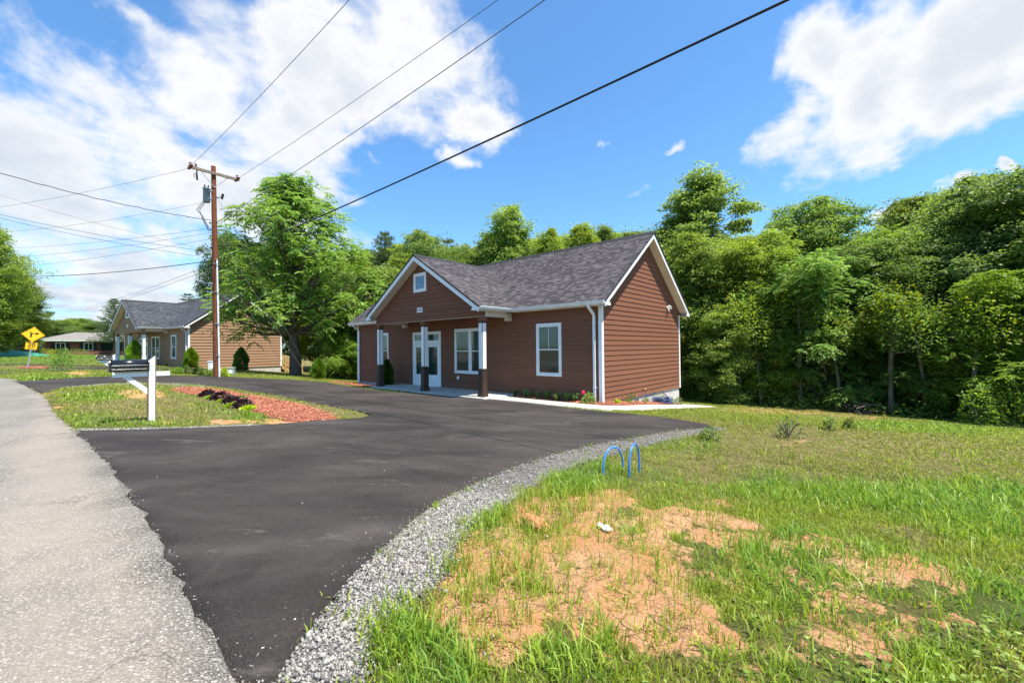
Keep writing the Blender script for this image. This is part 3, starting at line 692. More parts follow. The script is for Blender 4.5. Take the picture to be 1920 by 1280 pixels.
def make_house(loc, yaw, label, siding, roofm, dt=0., wt=0., base_mat=None, shaft_mat=None, number=None, rails=False, gwin=True, ex=.178, lip=.022, front_s=None):
    Hs = empty('house', loc, yaw, label, 'house')
    siding_f = siding
    tA, tC = 11.25+dt, 4.12+dt; tm = (tA+tC)/2; HP = 5.86; W2 = (tA-tC)/2+.35; ZPE = ZE; SLP = (HP-ZPE)/W2; FR = SP-.42
    WF = Wall((0, 0, 0), (0, 1, 0), (-1, 0, 0)); WR = Wall((0, 0, 0), (1, 0, 0), (0, -1, 0))
    WL = Wall((0, L_, 0), (1, 0, 0), (0, 1, 0)); WB = Wall((D_, 0, 0), (0, 1, 0), (1, 0, 0)); WP = Wall((SP, 0, 0), (0, 1, 0), (-1, 0, 0))
    MB().box((.03, .03, -2.2), (D_-.03, L_-.03, .01)).build('foundation', CONC, Hs)
    # inner body behind the boards, then the boards
    body = MB(); body.prism([(.004, .004, .0), (D_-.004, .004, .0), (D_-.004, .004, ZE+.18), (D_/2, .004, ZR-.14), (.004, .004, ZE+.18)], (0, L_-.008, 0)); body.build('wall_core', siding, Hs)
    gl = lambda z: max(.02, (z-ZE+.12)/SLM - O); gh = lambda z: min(D_-.02, D_+O-(z-ZE+.12)/SLM)
    w = MB(); lap_siding(w, WF, lambda z: .09, lambda z: L_-.09, -.0, 3.3, ex, lip, [(a+.05+wt, b-.05+wt, c+.05, d-.05) for a, b, c, d in ((1.62, 2.77, .83, 2.79), (5.47, 7.51, .76, 2.76), (13., 14.1, .80, 2.76), (8.5, 10.73, .02, 2.70))]); w.build('front_wall', siding_f, Hs, recalc=False)
    w = MB(); lap_siding(w, WR, lambda z: max(.09, gl(z)), lambda z: min(D_-.09, gh(z)), -.0, ZR-.13, ex, lip); w.build('gable_wall', siding, Hs, recalc=False)
    w = MB(); lap_siding(w, WL, lambda z: max(.09, gl(z)), lambda z: min(D_-.09, gh(z)), -.0, ZR-.13, ex, lip); w.build('gable_wall', siding, Hs, recalc=False)
    w = MB(); lap_siding(w, WB, lambda z: .09, lambda z: L_-.09, -.0, 3.3); w.build('back_wall', siding, Hs, recalc=False)
    # corner boards
    for (x, y, sx, sy) in ((0, 0, -1, -1), (D_, 0, 1, -1), (0, L_, -1, 1), (D_, L_, 1, 1)):
        c = MB(); c.box((x+sx*.028, y-sy*.10, -.02), (x-sx*.002, y+sy*.028, 3.30)); c.box((x-sx*.0021, y+sy*.003, -.02), (x-sx*.10, y+sy*.028, 3.33 if sy < 0 else 3.3)); c.build('corner_board', WHITE, Hs)
    # main roof
    y0, y1 = -O-.03, L_+O+.03
    rf = shingle_slope('roof', roofm, (-O-.05, y0, ZE-.0375), (-O-.05, y1, ZE-.0375), (D_/2, y0, ZR), (D_/2, y1, ZR), Hs); rf['label'] = 'front slope of the main shingle roof'
    rb = shingle_slope('roof', roofm, (D_+O+.05, y1, ZE-.0375), (D_+O+.05, y0, ZE-.0375), (D_/2, y1, ZR), (D_/2, y0, ZR), Hs)
    cap = MB(); yk = y0
    while yk < y1-.05:
        ye = min(yk+.15, y1); cap.prism([(D_/2-.15, yk, ZR-.15*SLM+.022), (D_/2, yk, ZR+.034), (D_/2+.15, yk, ZR-.15*SLM+.022), (D_/2+.15, yk, ZR-.15*SLM+.010), (D_/2, yk, ZR+.020), (D_/2-.15, yk, ZR-.15*SLM+.010)], (0, ye-yk-.004, .004)); yk = ye
    cap.build('ridge_cap', DARKEDGE, Hs)
    # deck under the shingles, rake boards, soffits
    dk = MB()
    for sgn in (0, 1):
        xe = -O-.045 if not sgn else D_+O+.045; slanted(dk, (xe, y0+.004, ZE-.042), (D_/2, y0+.004, ZR-.006), (0, y1-y0-.008, 0), (0, 0, -.05))
    dk.build('roof_deck', DARKEDGE, Hs)
    for (yy, yin, g) in ((-O, -.0, -1), (L_+O, L_, 1)):
        rk = MB()
        for sgn in (0, 1):
            xe = -O if not sgn else D_+O; slanted(rk, (xe, yy, ZE-.05), (D_/2, yy, ZR-.058), (0, -g*.028, 0), (0, 0, -.19))
        # boxed returns at the eaves
        for xe, sg in ((-O, 1), (D_+O, -1)): rk.prism([(xe-sg*.004, yy+g*.003, 3.265), (xe+sg*.34, yy+g*.003, 3.265), (xe+sg*.34, yy+g*.003, 3.36), (xe-sg*.004, yy+g*.003, 3.42)], (0, -g*.05, 0))
        rk.build('rake_board', WHITE, Hs)
        sf = MB()
        for sgn in (0, 1):
            xe = -O+.01 if not sgn else D_+O-.01; slanted(sf, (xe, yy-g*.03, ZE-.20), (D_/2, yy-g*.03, ZR-.212), (0, -g*(O-.04), 0), (0, 0, -.012))
        sf.build('soffit', CREAM, Hs)
    # eave soffit, fascia, gutters
    e = MB()
    e.box((-O, -O+.03, 3.272), (-.02, tC-.36, 3.286)); e.box((-O, tA+.36, 3.272), (-.02, L_+O-.03, 3.286)); e.box((D_+.02, -O+.03, 3.272), (D_+O, L_+O-.03, 3.286)); e.build('eave_soffit', CREAM, Hs)
    fa = MB(); fa.box((-O-.0, -O+.03, 3.27), (-O+.02, tC-.34, 3.42)); fa.box((-O, tA+.34, 3.27), (-O+.02, L_+O-.03, 3.42)); fa.box((D_+O-.02, -O+.03, 3.27), (D_+O, L_+O-.03, 3.42)); fa.build('fascia', WHITE, Hs)
    def gutter(p0, p1, out):
        g = MB(); p0, p1, out = Vector(p0), Vector(p1), Vector(out); k = [(.0, 0), (.085, 0), (.105, .03), (.10, .055), (.125, .075), (.125, .095), (.115, .095), (.115, .085), (0.0, .085)]
        g.prism([p0 + out*a + Vector((0, 0, b)) for a, b in k], p1-p0); g.build('gutter', WHITE, Hs)
    gutter((-O-.002, -O+.0, 3.315), (-O-.002, tC-.33, 3.315), (-1, 0, 0)); gutter((-O-.002, tA+.33, 3.315), (-O-.002, L_+O, 3.315), (-1, 0, 0)); gutter((D_+O+.002, -O, 3.315), (D_+O+.002, L_+O, 3.315), (1, 0, 0))
    gutter((FR+.01, tC-.352, 3.315), (-O-.13, tC-.352, 3.315), (0, -1, 0)); gutter((FR+.01, tA+.352, 3.315), (-O-.13, tA+.352, 3.315), (0, 1, 0))
    for ty, low in ((.24, -.05), (L_-.24, -.3)):
        d = MB(); path = [(-O-.06, ty, 3.34), (-O-.06, ty, 3.23), (-.075, ty, 2.98), (-.075, ty, low+.12), (-.075, ty, low+.06), (-.20, ty, low)]
        for i in range(len(path)-1):
            a, b = Vector(path[i]), Vector(path[i+1]); dd = (b-a).normalized(); sd = Vector((0, 1, 0)); up = dd.cross(sd)
            d.prism([a - sd*.04 - up*.03 - dd*.012, a + sd*.04 - up*.03 - dd*.012, a + sd*.04 + up*.03 - dd*.012, a - sd*.04 + up*.03 - dd*.012], b-a+dd*.024)
        for zz in (.5, 2.7): d.box((-.108, ty-.06, zz), (-.0, ty+.06, zz+.03))
        d.build('downspout', WHITE, Hs)
    # porch gable roof: slopes run back to the main roof and die in valleys
    sj = (HP-ZR)/SLM + D_/2
    back = lambda z: (z-ZE)/SLM - O
    for sg, te in ((-1, tC-.35), (1, tA+.35)):
        e0 = (FR-.03, te+sg*.04, ZPE-.04*SLP); e1 = (back(ZPE)-.02, te+sg*.04, ZPE-.04*SLP); r0 = (FR-.03, tm, HP); r1 = (sj-.02, tm, HP)
        o = shingle_slope('porch_roof', roofm, *((e0, e1, r0, r1) if sg < 0 else (e1, e0, r1, r0)), Hs)
        k = MB(); slanted(k, (FR-.026, te+sg*.035, ZPE-.04), (FR-.026, tm, HP-.006), (-O-FR-.03, 0, 0), (0, 0, -.045)); k.build('roof_deck', DARKEDGE, Hs)
        k = MB(); slanted(k, (FR, te, ZPE-.048), (FR, tm, HP-.055), (.028, 0, 0), (0, 0, -.20)); k.prism([(FR-.003, te+sg*.002, 3.265), (FR-.003, te-sg*.36, 3.265), (FR-.003, te-sg*.30, 3.40), (FR-.003, te+sg*.002, 3.38)], (.05, 0, 0)); k.build('rake_board', WHITE, Hs)
        k = MB(); slanted(k, (FR+.03, te, ZPE-.21), (FR+.03, tm, HP-.218), (SP-FR-.01, 0, 0), (0, 0, -.012)); k.build('soffit', CREAM, Hs)
        k = MB(); k.box((FR+.03, te, 3.272), (-O, te-sg*.36, 3.284)); k.box((FR+.03, te, 3.28), (-O-.02, te-sg*.02, 3.41)); k.build('eave_soffit', CREAM, Hs)
        k = MB(); yb = te-sg*.35; k.box((SP+.2, yb-.09, 3.082), (-.02, yb+.09, 3.27)); k.box((-.24, yb-.11, 2.96), (-.02, yb+.11, 3.08)); k.build('porch_beam', CREAM, Hs)
    cp = MB(); yk = FR-.03
    while yk < sj-.05:
        ye = min(yk+.15, sj); cp.prism([(yk, tm-.15, HP-.15*SLP+.022), (yk, tm, HP+.034), (yk, tm+.15, HP-.15*SLP+.022), (yk, tm+.15, HP-.15*SLP+.01), (yk, tm, HP+.02), (yk, tm-.15, HP-.15*SLP+.01)], (ye-yk-.004, 0, .004)); yk = ye
    cp.build('ridge_cap', DARKEDGE, Hs)
    pl_ = lambda z: max(tC-.12, tC-.35+(z-ZPE+.12)/SLP); ph_ = lambda z: min(tA+.12, tA+.35-(z-ZPE+.12)/SLP)
    k = MB(); lap_siding(k, WP, pl_, ph_, 3.08, HP-.13, ex, lip, [(tm-.30, tm+.50, 4.37, 5.09)]); k.build('porch_gable_wall', siding_f, Hs, recalc=False)
    k = MB(); k.prism([(SP+.004, tC-.10, 3.085), (SP+.004, tA+.10, 3.085), (SP+.004, tA+.10, ZPE+.02), (SP+.004, tm, HP-.22), (SP+.004, tC-.10, ZPE+.02)], (.19, 0, 0)); k.build('porch_beam', siding_f, Hs)
    MB().box((SP+.0, tC-.1, 3.066), (SP+.2, tA+.1, 3.084)).build('beam_trim', CREAM, Hs)
    MB().box((SP+.2, tC+.1, 3.285), (-.0, tA-.1, 3.30)).build('porch_ceiling', CREAM, Hs)
    zsl = .075
    MB().bbox((-1.93, tC-.45, -.5), (-.02, tA+.4, zsl), .012).build('porch_slab', WALK, Hs)
    for tc in (tC, tm, tA):
        c = MB(); c.bbox((SP-.02, tc-.15, zsl-.0), (SP+.28, tc+.15, zsl+.15), .012); c.bbox((SP+.005, tc-.125, zsl+.15), (SP+.255, tc+.125, zsl+.98), .01); c.bbox((SP-.005, tc-.135, zsl+.98), (SP+.265, tc+.135, zsl+1.02), .008)
        co = c.build('column', base_mat or STAIN, Hs)
        c = MB(); c.box((SP+.03, tc-.10, zsl+1.02), (SP+.23, tc+.10, 2.90)); c.build('column_core', shaft_mat or STAIN, co)
        c = MB(); q = .012
        for (x0, x1, y0_, y1_) in ((SP+.03-q, SP+.031, tc-.085, tc+.085), (SP+.229, SP+.23+q, tc-.085, tc+.085), (SP+.045, SP+.215, tc-.10-q, tc-.099), (SP+.045, SP+.215, tc+.099, tc+.10+q)): c.box((x0, y0_, zsl+1.05), (x1, y1_, 2.82))
        c.build('column_panel', WHITE, co)
        c = MB(); c.bbox((SP+.0, tc-.13, 2.90), (SP+.26, tc+.13, 3.066), .008); c.build('column_cap', siding_f, co)
    # windows and door
    add_window(Hs, WF, 1.62+wt, 2.77+wt, .83, 2.79)
    add_window(Hs, WF, 5.47+wt, 7.51+wt, .76, 2.76, 2, label='double window under the porch')
    add_window(Hs, WF, 13.0+wt, 14.1+wt, .80, 2.76)
    if gwin:
        f = MB(); a0, a1, z0, z1 = tm-.45+.1, tm+.45+.1, 4.32, 5.14; t_ = .10
        if True:
            WP.bar(f, a0, a0+t_, z0, z1, 0, .045); WP.bar(f, a1-t_, a1, z0, z1, 0, .045); WP.bar(f, a0+t_, a1-t_, z1-t_, z1, 0, .043); WP.bar(f, a0+t_, a1-t_, z0, z0+t_, 0, .047)
            fo = f.build('window', WHITE, Hs); fo['label'] = 'small square gable window'
            s = MB(); b0, b1, c0, c1 = a0+t_, a1-t_, z0+t_, z1-t_; W_ = WP
            W_.box(s, b0, b0+.04, c0, c1, .003, .03); W_.box(s, b1-.04, b1, c0, c1, .003, .03); W_.box(s, b0+.04, b1-.04, c0, c0+.04, .003, .029); W_.box(s, b0+.04, b1-.04, c1-.04, c1, .003, .028); s.build('sash', WHITE, fo)
            g = MB(); W_.box(g, b0+.04, b1-.04, c0+.04, c1-.04, .001, .020); g.build('pane', G_SKY, fo)
    # door set with transom: half-width fixed leaf and opening leaf, glazed above, panelled below
    a0, a1, z0, z1 = 8.50+wt, 10.73+wt, .09, 2.70; f = MB(); t_ = .10
    WF.bar(f, a0, a0+t_, z0, z1, 0, .05); WF.bar(f, a1-t_, a1, z0, z1, 0, .05); WF.bar(f, a0+t_, a1-t_, z1-t_, z1, 0, .048); WF.bar(f, a0+t_, a1-t_, 2.12, 2.24, 0, .044); WF.box(f, a0+t_, a1-t_, z0-.02, z0+.03, 0, .09)
    fo = f.build('door', WHITE, Hs); fo['label'] = 'white double entrance door with glazed leaves and transom'
    g = MB(); WF.box(g, a0+t_+.05, a1-t_-.05, 2.28, z1-t_-.03, .001, .02); g.build('transom_pane', G_PLAIN, fo)
    g = MB(); WF.box(g, a0+t_, a0+t_+.05, 2.24, z1-t_, .002, .03); WF.box(g, a1-t_-.05, a1-t_, 2.24, z1-t_, .002, .03); WF.box(g, a0+t_, a1-t_, 2.24, 2.28, .003, .031); WF.box(g, a0+t_, a1-t_, z1-t_-.03, z1-t_, .003, .031); g.build('transom_frame', WHITE, fo)
    lw = (a1-a0-2*t_)/2
    for k in range(2):
        b0 = a0+t_+k*lw+.006; b1 = b0+lw-.012; s = MB(); ww = .16; wi = .012+.010*k
        WF.box(s, b0, b0+ww, z0+.03, 2.115, .003, .030+.0); WF.box(s, b1-ww, b1, z0+.03, 2.115, .003, .030); WF.box(s, b0+ww, b1-ww, 1.96, 2.115, .003, .029); WF.box(s, b0+ww, b1-ww, z0+.03, .62, .003, .029)
        WF.bar(s, b0+ww+.02, b1-ww-.02, z0+.15, .54, .028, .037); s.build('door_leaf', WHITE, fo)
        g = MB(); WF.box(g, b0+ww, b1-ww, .62, 1.96, .001, .018); g.build('pane', G_PLAIN, fo)
    c = WF.p(a0+t_+lw+.09, 1.18, .03); MB().tube([c, c+Vector((-.03, 0, 0))], .026, 10).build('deadbolt', BLACKM, fo)
    h = MB(); c = WF.p(a0+t_+lw+.09, 1.02, .03); h.tube([c, c+Vector((-.03, 0, 0))], .028, 10)
    c = WF.p(a0+t_+lw+.09, 1.02, .065); h.tube([WF.p(a0+t_+lw+.09, 1.02, .03), c, c+Vector((0, .10, 0))], .009, 6); h.build('door_handle', BLACKM, fo)
    # outlet under the double window
    k = MB(); WF.bar(k, 7.22+wt, 7.36+wt, .49, .63, .0, .05); WF.box(k, 7.24+wt, 7.30+wt, .52, .60, .05, .058); k.build('outlet_cover', WHITE, Hs)
    return Hs, WF, WR, WP, tm

def digits_mesh(name, txt, size, mat, parent, loc, rot, ext=.002, bold=0.):
    cu = bpy.data.curves.new(name, 'FONT'); cu.body = txt; cu.size = size; cu.align_x = 'CENTER'; cu.align_y = 'CENTER'; cu.extrude = ext; cu.offset = bold; cu.resolution_u = 4
    tmp = bpy.data.objects.new('tmp_text', cu); COL.objects.link(tmp); dg = bpy.context.evaluated_depsgraph_get(); dg.update()
    me = bpy.data.meshes.new_from_object(tmp.evaluated_get(dg)); bpy.data.objects.remove(tmp); bpy.data.curves.remove(cu)
    me.name = name; me.materials.clear(); me.materials.append(mat); o = link(name, me, parent); o.location = loc; o.rotation_euler = rot; return o

H1, WF1, WR1, WP1, TM1 = make_house((P0[0], P0[1], 0), YAW, 'dark brown lap-sided house with a gabled front porch, filling the centre of the photo', SID1, ROOF1)
GREYINK = paint('grey_ink', (.12, .12, .13), .6)
k = MB(); WP1.bar(k, 7.62, 8.0, 3.44, 3.65, .0, .032); pq = k.build('number_plaque', WHITE, H1)
digits_mesh('house_number', '2103', .15, GREYINK, pq, (SP-.035, 7.81, 3.545), (R(90), 0, R(-90)), bold=.003)
# notice in the double window
k = MB(); WF1.box(k, 6.92, 7.14, 2.22, 2.52, .0205, .0235); nt_ = k.build('window_notice', paint('faded_paper', (.30, .34, .33), .7), H1)
for (a_, z_) in ((6.98, 2.42), (6.98, 2.32), (7.08, 2.42), (7.08, 2.32)):
    k = MB(); WF1.box(k, a_-.025, a_+.025, z_-.035, z_+.035, .0235, .0245); k.build('notice_mark', G_PLAIN, nt_)
# security light on the side wall
k = MB(); c = WR1.p(5.72, 3.60, .0); k.tube([c, c+Vector((0, -.04, 0))], .06, 12); k.tube([c+Vector((0, -.03, 0)), c+Vector((-.08, -.14, .03))], .015, 6); k.tube([c+Vector((-.08, -.12, .05)), c+Vector((-.15, -.22, -.02))], [.035, .055], 10); k.tube([c+Vector((.06, -.03, 0)), c+Vector((.10, -.16, -.06))], [.03, .05], 10); k.tube([c+Vector((0, -.05, -.02)), c+Vector((0, -.09, -.16))], .028, 8)
k.build('wall_lamp', WHITE, H1)
# foundation vents, faucet
VENTM = paint('vent_dark', (.07, .06, .05), .7)
for (a0, a1, z0, z1) in ((2.5, 2.86, -.25, -.12),):
    k = MB(); WR1.box(k, a0, a1, z0, z1, -.03, -.02); v_ = k.build('foundation_vent', VENTM, H1)
    k = MB(); [WR1.box(k, a0, a1, z0+.02+i*.035, z0+.028+i*.035, -.02, -.008) for i in range(3)]; k.build('vent_louvre', CONC, v_)
k = MB(); c = WR1.p(3.15, .26, .015); k.tube([c, c+Vector((0, -.09, 0)), c+Vector((0, -.12, -.05))], .014, 8); k.tube([c+Vector((0, -.06, 0)), c+Vector((0, -.06, .05))], .007, 6); k.tube([c+Vector((-.04, -.06, .052)), c+Vector((.04, -.06, .052))], .01, 6)
k.build('faucet', paint('brass', (.45, .30, .12), .35, metal=.8), H1)

z2 = .39
GREYB = paint('pale_grey_paint', (.50, .54, .60), .5)
H2, WF2, WR2, WP2, TM2 = make_house((-25.37, 32.61, z2), .975, 'lighter brown house with a porch gable and tan sunlit side, behind the utility pole', SID2, ROOF2, .35, .85, base_mat=WHITE, shaft_mat=STAIN, ex=.235, lip=.034)
k = MB(); WP2.bar(k, TM2-.05, TM2+.30, 3.5, 3.78, .0, .03); k.build('number_plaque', WHITE, H2)
k = MB(); WR2.box(k, 4.0, 4.4, -.32, -.16, -.03, -.015); k.build('foundation_vent', VENTM, H2)
# lumber stair at the back corner of house 2
st_ = MB()
for i in range(5): st_.box((D_+.25, .0+.02*0-1.1+.0, 0), (D_+.25, 0, 0)) if False else None
lp = MB()
for i in range(6):
    zt = .02-.19*i; xx = D_+.30+.26*i
    lp.box((xx, -.05, zt-.045), (xx+.28, 1.15, zt))
for yy in (-.09, 1.15):
    lp.prism([(D_+.02, yy, -.02), (D_+1.95, yy, -1.22), (D_+1.95, yy, -1.42), (D_+.02, yy, -.24)], (0, .045, 0))
stair = lp.build('stair', LUMBER, H2)
rl = MB()
for yy in (-.12, 1.2):
    for xx, zz in ((D_+.25, .0), (D_+1.85, -1.05)): rl.box((xx, yy-.045, zz-1.2), (xx+.09, yy+.045, zz+1.0))
    rl.prism([(D_+.2, yy-.03, .98), (D_+2.0, yy-.03, -.08), (D_+2.0, yy-.03, -.17), (D_+.2, yy-.03, .89)], (0, .06, 0))
    rl.prism([(D_+.2, yy-.02, .25), (D_+2.0, yy-.02, -.83), (D_+2.0, yy-.02, -.90), (D_+.2, yy-.02, .18)], (0, .04, 0))
    for i in range(12):
        xx = D_+.38+i*.125; zz = .17-(xx-D_-.2)*.6; rl.box((xx, yy-.018, zz), (xx+.035, yy+.018, zz+.75))
rl.build('stair_railing', LUMBER, stair)

# ---------------------------------------------------------------- utility pole, wires
POLEX, POLEY = -16.75, 23.6; PZ = H(POLEX, POLEY)
pole = empty('utility_pole', (POLEX, POLEY, PZ), 0, 'tall brown wooden utility pole with crossarm and grey transformer', 'utility pole')
POLEM = bark_mat('creosote_pole', (.16, .050, .022), (.24, .085, .04)); ARMM = bark_mat('weathered_arm', (.20, .15, .11), (.32, .25, .19))
PORC = paint('brown_porcelain', (.16, .055, .035), .2)
lean = Vector((-.20, 0, 0))
def PP(z): return Vector((lean.x*z/12., 0, z))
k = MB(); k.tube([PP(-.3), PP(0), PP(6), PP(12.0-.0)], [.175, .17, .145, .115], 14); k.build('pole_shaft', POLEM, pole)
ad = Vector((.63, .78, 0)); pd = Vector((.78, -.63, 0)); top = PP(11.55)
k = MB(); ce = top - pd*(-.17); k.prism([ce - ad*1.22 - pd*.055 - Vector((0,0,.07)), ce - ad*1.22 + pd*.055 - Vector((0,0,.07)), ce - ad*1.22 + pd*.055 + Vector((0,0,.07)), ce - ad*1.22 - pd*.055 + Vector((0,0,.07))], ad*2.44)
k.build('crossarm', ARMM, pole)
for sg in (-1, 1):
    k = MB(); k.tube([ce + ad*sg*.62 - Vector((0,0,.08)), PP(10.75) + pd*.14], .018, 6); k.build('crossarm_brace', GALV, pole)
def insul(p, d, parent=pole, n=3):
    k = MB(); d = Vector(d).normalized(); p = Vector(p)
    k.tube([p, p + d*(.10*n)], .022, 6)
    for i in range(n): k.tube([p + d*(.05+.10*i), p + d*(.075+.10*i), p + d*(.11+.10*i)], [.03, .075, .035], 10)
    k.build('insulator', PORC, parent)
eL, eR = ce - ad*1.12, ce + ad*1.12
for e_ in (eL, eR):
    insul(e_, pd + Vector((0,0,.05))); insul(e_, -pd); insul(e_ + Vector((0,0,.05)), (0, 0, 1), n=2)
insul(eL + ad*.25 + Vector((0,0,.05)), (0, 0, 1), n=2)
k = MB(); q = eL + ad*.3; k.tube([q - Vector((0,0,.08)), q - Vector((0,0,.30))], .03, 8); k.tube([q - Vector((0,0,.30)) - pd*.04, q - Vector((0,0,.62)) + pd*.05], .05, 8); k.tube([q-Vector((0,0,.2)), q-Vector((0,0,.35))-ad*.14, q-Vector((0,0,.55))-ad*.12], .015, 6); k.build('fuse_cutout', BLACKM, pole)
TRM = paint('transformer_grey', (.20, .26, .30), .4)
k = MB(); tcx = PP(10.3) + Vector((-.33, -.12, 0)); k.lathe([(0, -.40), (.15, -.40), (.17, -.37), (.17, .34), (.19, .35), (.19, .39), (.14, .44), (0, .46)], tcx, 18); k.build('transformer', TRM, pole)
k = MB(); k.box(tcx + Vector((.15, -.05, -.25)), tcx + Vector((.36, .05, -.19))); k.box(tcx + Vector((.15, -.05, .2)), tcx + Vector((.36, .05, .26))); k.build('transformer_bracket', GALV, pole)
k = MB(); [k.tube([tcx + Vector((x, y, .42)), tcx + Vector((x, y, .50)), tcx + Vector((x*1.2, y, .60))], [.035, .045, .02], 8) for x, y in ((-.06, -.06), (.06, .05))]; k.build('bushing', PORC, pole)
k = MB(); [k.tube([tcx + Vector((-.1+.1*i, -.12, -.38)), tcx + Vector((-.4+.1*i, -.25, -.9)), tcx + Vector((-.15, -.1, -1.2-.1*i)), PP(8.45) + Vector((-.25, -.1, -.1*i))], .014, 6) for i in range(3)]
lp_ = [Vector((math.cos(a)*.28+.38, 0, math.sin(a)*.28)) + PP(8.6) for a in np.linspace(math.pi, -.8*math.pi, 14)]; k.tube(lp_, .014, 6); k.build('jumper_wire', BLACKM, pole)
k = MB(); k.tube([PP(10.2) + Vector((.12, 0, 0)), PP(10.25) + Vector((.42, .05, .0))], .025, 6); k.tube([PP(10.25) + Vector((.42, .05, -.12)), PP(10.25) + Vector((.48, .05, .18))], [.05, .07], 8); k.build('lightning_arrester', BLACKM, pole)
CONDM = paint('white_conduit', (.72, .73, .74), .4)
k = MB(); k.tube([PP(0) + Vector((.22, -.10, -.2)), PP(3.5) + Vector((.20, -.09, 0)), PP(6.7) + Vector((.17, -.08, 0))], .045, 10); k.build('conduit', CONDM, pole)
for z in (1.2, 3., 4.8, 6.4): MB().box(PP(z) + Vector((.0, -.16, 0)), PP(z) + Vector((.28, -.13, .03))).build('conduit_strap', GALV, pole)
for z in (8.0, 8.35, 8.75, 7.35):
    insul(PP(z) + Vector((-.12, -.05, 0)), (-1, -.3, 0), n=1)

WIREM = paint('aged_conductor', (.08, .08, .085), .5); CABLEM = paint('black_cable', (.012, .012, .013), .6)
def wire(name, label, p0, p1, sag, r, mat=WIREM, group=None, wob=0., r1=None, cat='power line'):
    p0, p1 = Vector(p0), Vector(p1); n = 90; pts = []; rs = []
    for i in range(n+1):
        u = i/n; p = p0.lerp(p1, u) - Vector((0, 0, 4*sag*u*(1-u)))
        if wob: p += Vector((0, 0, wob*(math.sin(u*61)+.6*math.sin(u*97+1))*math.sin(math.pi*u)**.5))
        pts.append(p); rs.append(r + ((r1 or r)-r)*u)
    o = MB().tube(pts, rs, 6).build(name, mat); tag(o, label, cat, group); return o
def thru(p0, u, v, Y, ext):
    """far end of a straight span that starts at p0 and runs over the point seen at (u,v) at depth Y"""
    q = Vector(at(u, v, Y)); p0 = Vector(p0); return p0 + (q-p0)*ext
W0 = Vector((POLEX, POLEY, PZ))
def span(name, label, a, u, v, Y, tot, sag, r, **kw):
    """sagging span from a that passes the seen point after 1/tot of its length"""
    a = W0 + Vector(a); q = Vector(at(u, v, Y)); f = 1/tot; q2 = q + Vector((0, 0, 4*sag*f*(1-f))); e = a + (q2-a)*tot
    return wire(name, label, a, e, sag, r, **kw)
span('power_line', 'thin wire from the left end of the crossarm up to the top edge', eL + pd*.3 + Vector((0,0,.03)), 655, 0, 12.4, 2.6, .75, .009)
span('power_line', 'thin wire from the right crossarm end, upper of the close pair overhead', eR + pd*.3 + Vector((0,0,.03)), 934, 0, 12.3, 2.7, .75, .009)
span('power_line', 'thin wire from below the transformer, lower of the close pair reaching the top edge', PP(8.72) + Vector((.1, -.1, 0)), 1022, 0, 9.7, 2.3, .7, .011)
span('power_line', 'thick black overhead cable crossing the whole sky in front of the large tree', PP(6.62) + Vector((.1, -.1, 0)), 1477, 0, 6.4, 1.9, .55, .024, mat=CABLEM, r1=.024)
grp = 'thin wires running left from the pole'
LW = [  # label, attach z, attach dx, v at left edge (u=0), depth, sag, radius, kind
    ('wire leaving the left crossarm end, topmost of the straight wires to the left edge', None, 388, 30, .25, .009, None),
    ('thin wire leaving the pole just above the transformer for the left edge', 10.0, 433, 32, .4, .008, None),
    ('wavy black service cable sagging from below the transformer, topmost at the left edge', 8.9, 323, 18, .30, .017, CABLEM),
    ('upper of two near-parallel dark lines meeting the left edge by the high tree top', 7.1, 402, 22, .25, .009, CABLEM),
    ('lower of two near-parallel dark lines meeting the left edge by the high tree top', 6.75, 409, 24, .25, .009, CABLEM),
    ('faint wire crossing downwards between the upper dark lines on the left', 7.2, 366, 22, .25, .006, None),
    ('upper of three wires rising towards the pole from the left-hand tree', 8.45, 464, 36, .35, .009, None),
    ('middle of three wires rising towards the pole from the left-hand tree', 8.2, 482, 36, .35, .009, None),
    ('lowest of three wires rising towards the pole from the left-hand tree', 7.85, 501, 36, .35, .009, None),
    ('thick black cable bundle running left from the pole above the left tree', 6.6, 514, 36, .5, .022, CABLEM)]
for (lab, az, v0, Yd, sg_, rr, mm) in LW:
    a = (eL - pd*.3) if az is None else PP(az) + Vector((-.15, -.05, 0))
    a = W0 + a; q = Vector(at(0, v0, Yd)); e = a + (q-a)*1.25 + Vector((0, 0, .2))
    wire('power_line', lab, a, e, sg_, rr, mat=mm or WIREM, wob=.012 if rr == .017 else 0)
for i, (v1, lab) in enumerate(((578, 'upper of two thin wires dropping from the pole towards the distant brick house'), (581, 'lower of two thin wires dropping from the pole towards the distant brick house'))):
    a = W0 + PP(6.45-.25*i) + Vector((-.15, 0, 0)); q = Vector(at(100, v1, 62)); wire('power_line', lab, a, q + (q-a)*.15, .9, .010)
for i, (z, au, av, Yd, lab) in enumerate(((10.4, 585, 698, 30.5, 'longer steel guy wire running down past the large tree trunk'), (8.35, 577, 702, 29.3, 'shorter steel guy wire running down past the large tree trunk'), (6.7, 545, 668, 30, 'lowest guy wire slanting through the large tree crown'))):
    a = W0 + PP(z) + Vector((.1, 0, 0)); q = Vector(ground_at(au, av)) if i < 2 else Vector((-13.6, 29.9, H(-13.6, 29.9)))
    g = H(at(au, av, Yd)[0], Yd); q = Vector((at(au, av, Yd)[0], Yd, g)); wire('guy_wire', lab, a, q, .05, .010, mat=GALV, cat='guy wire')

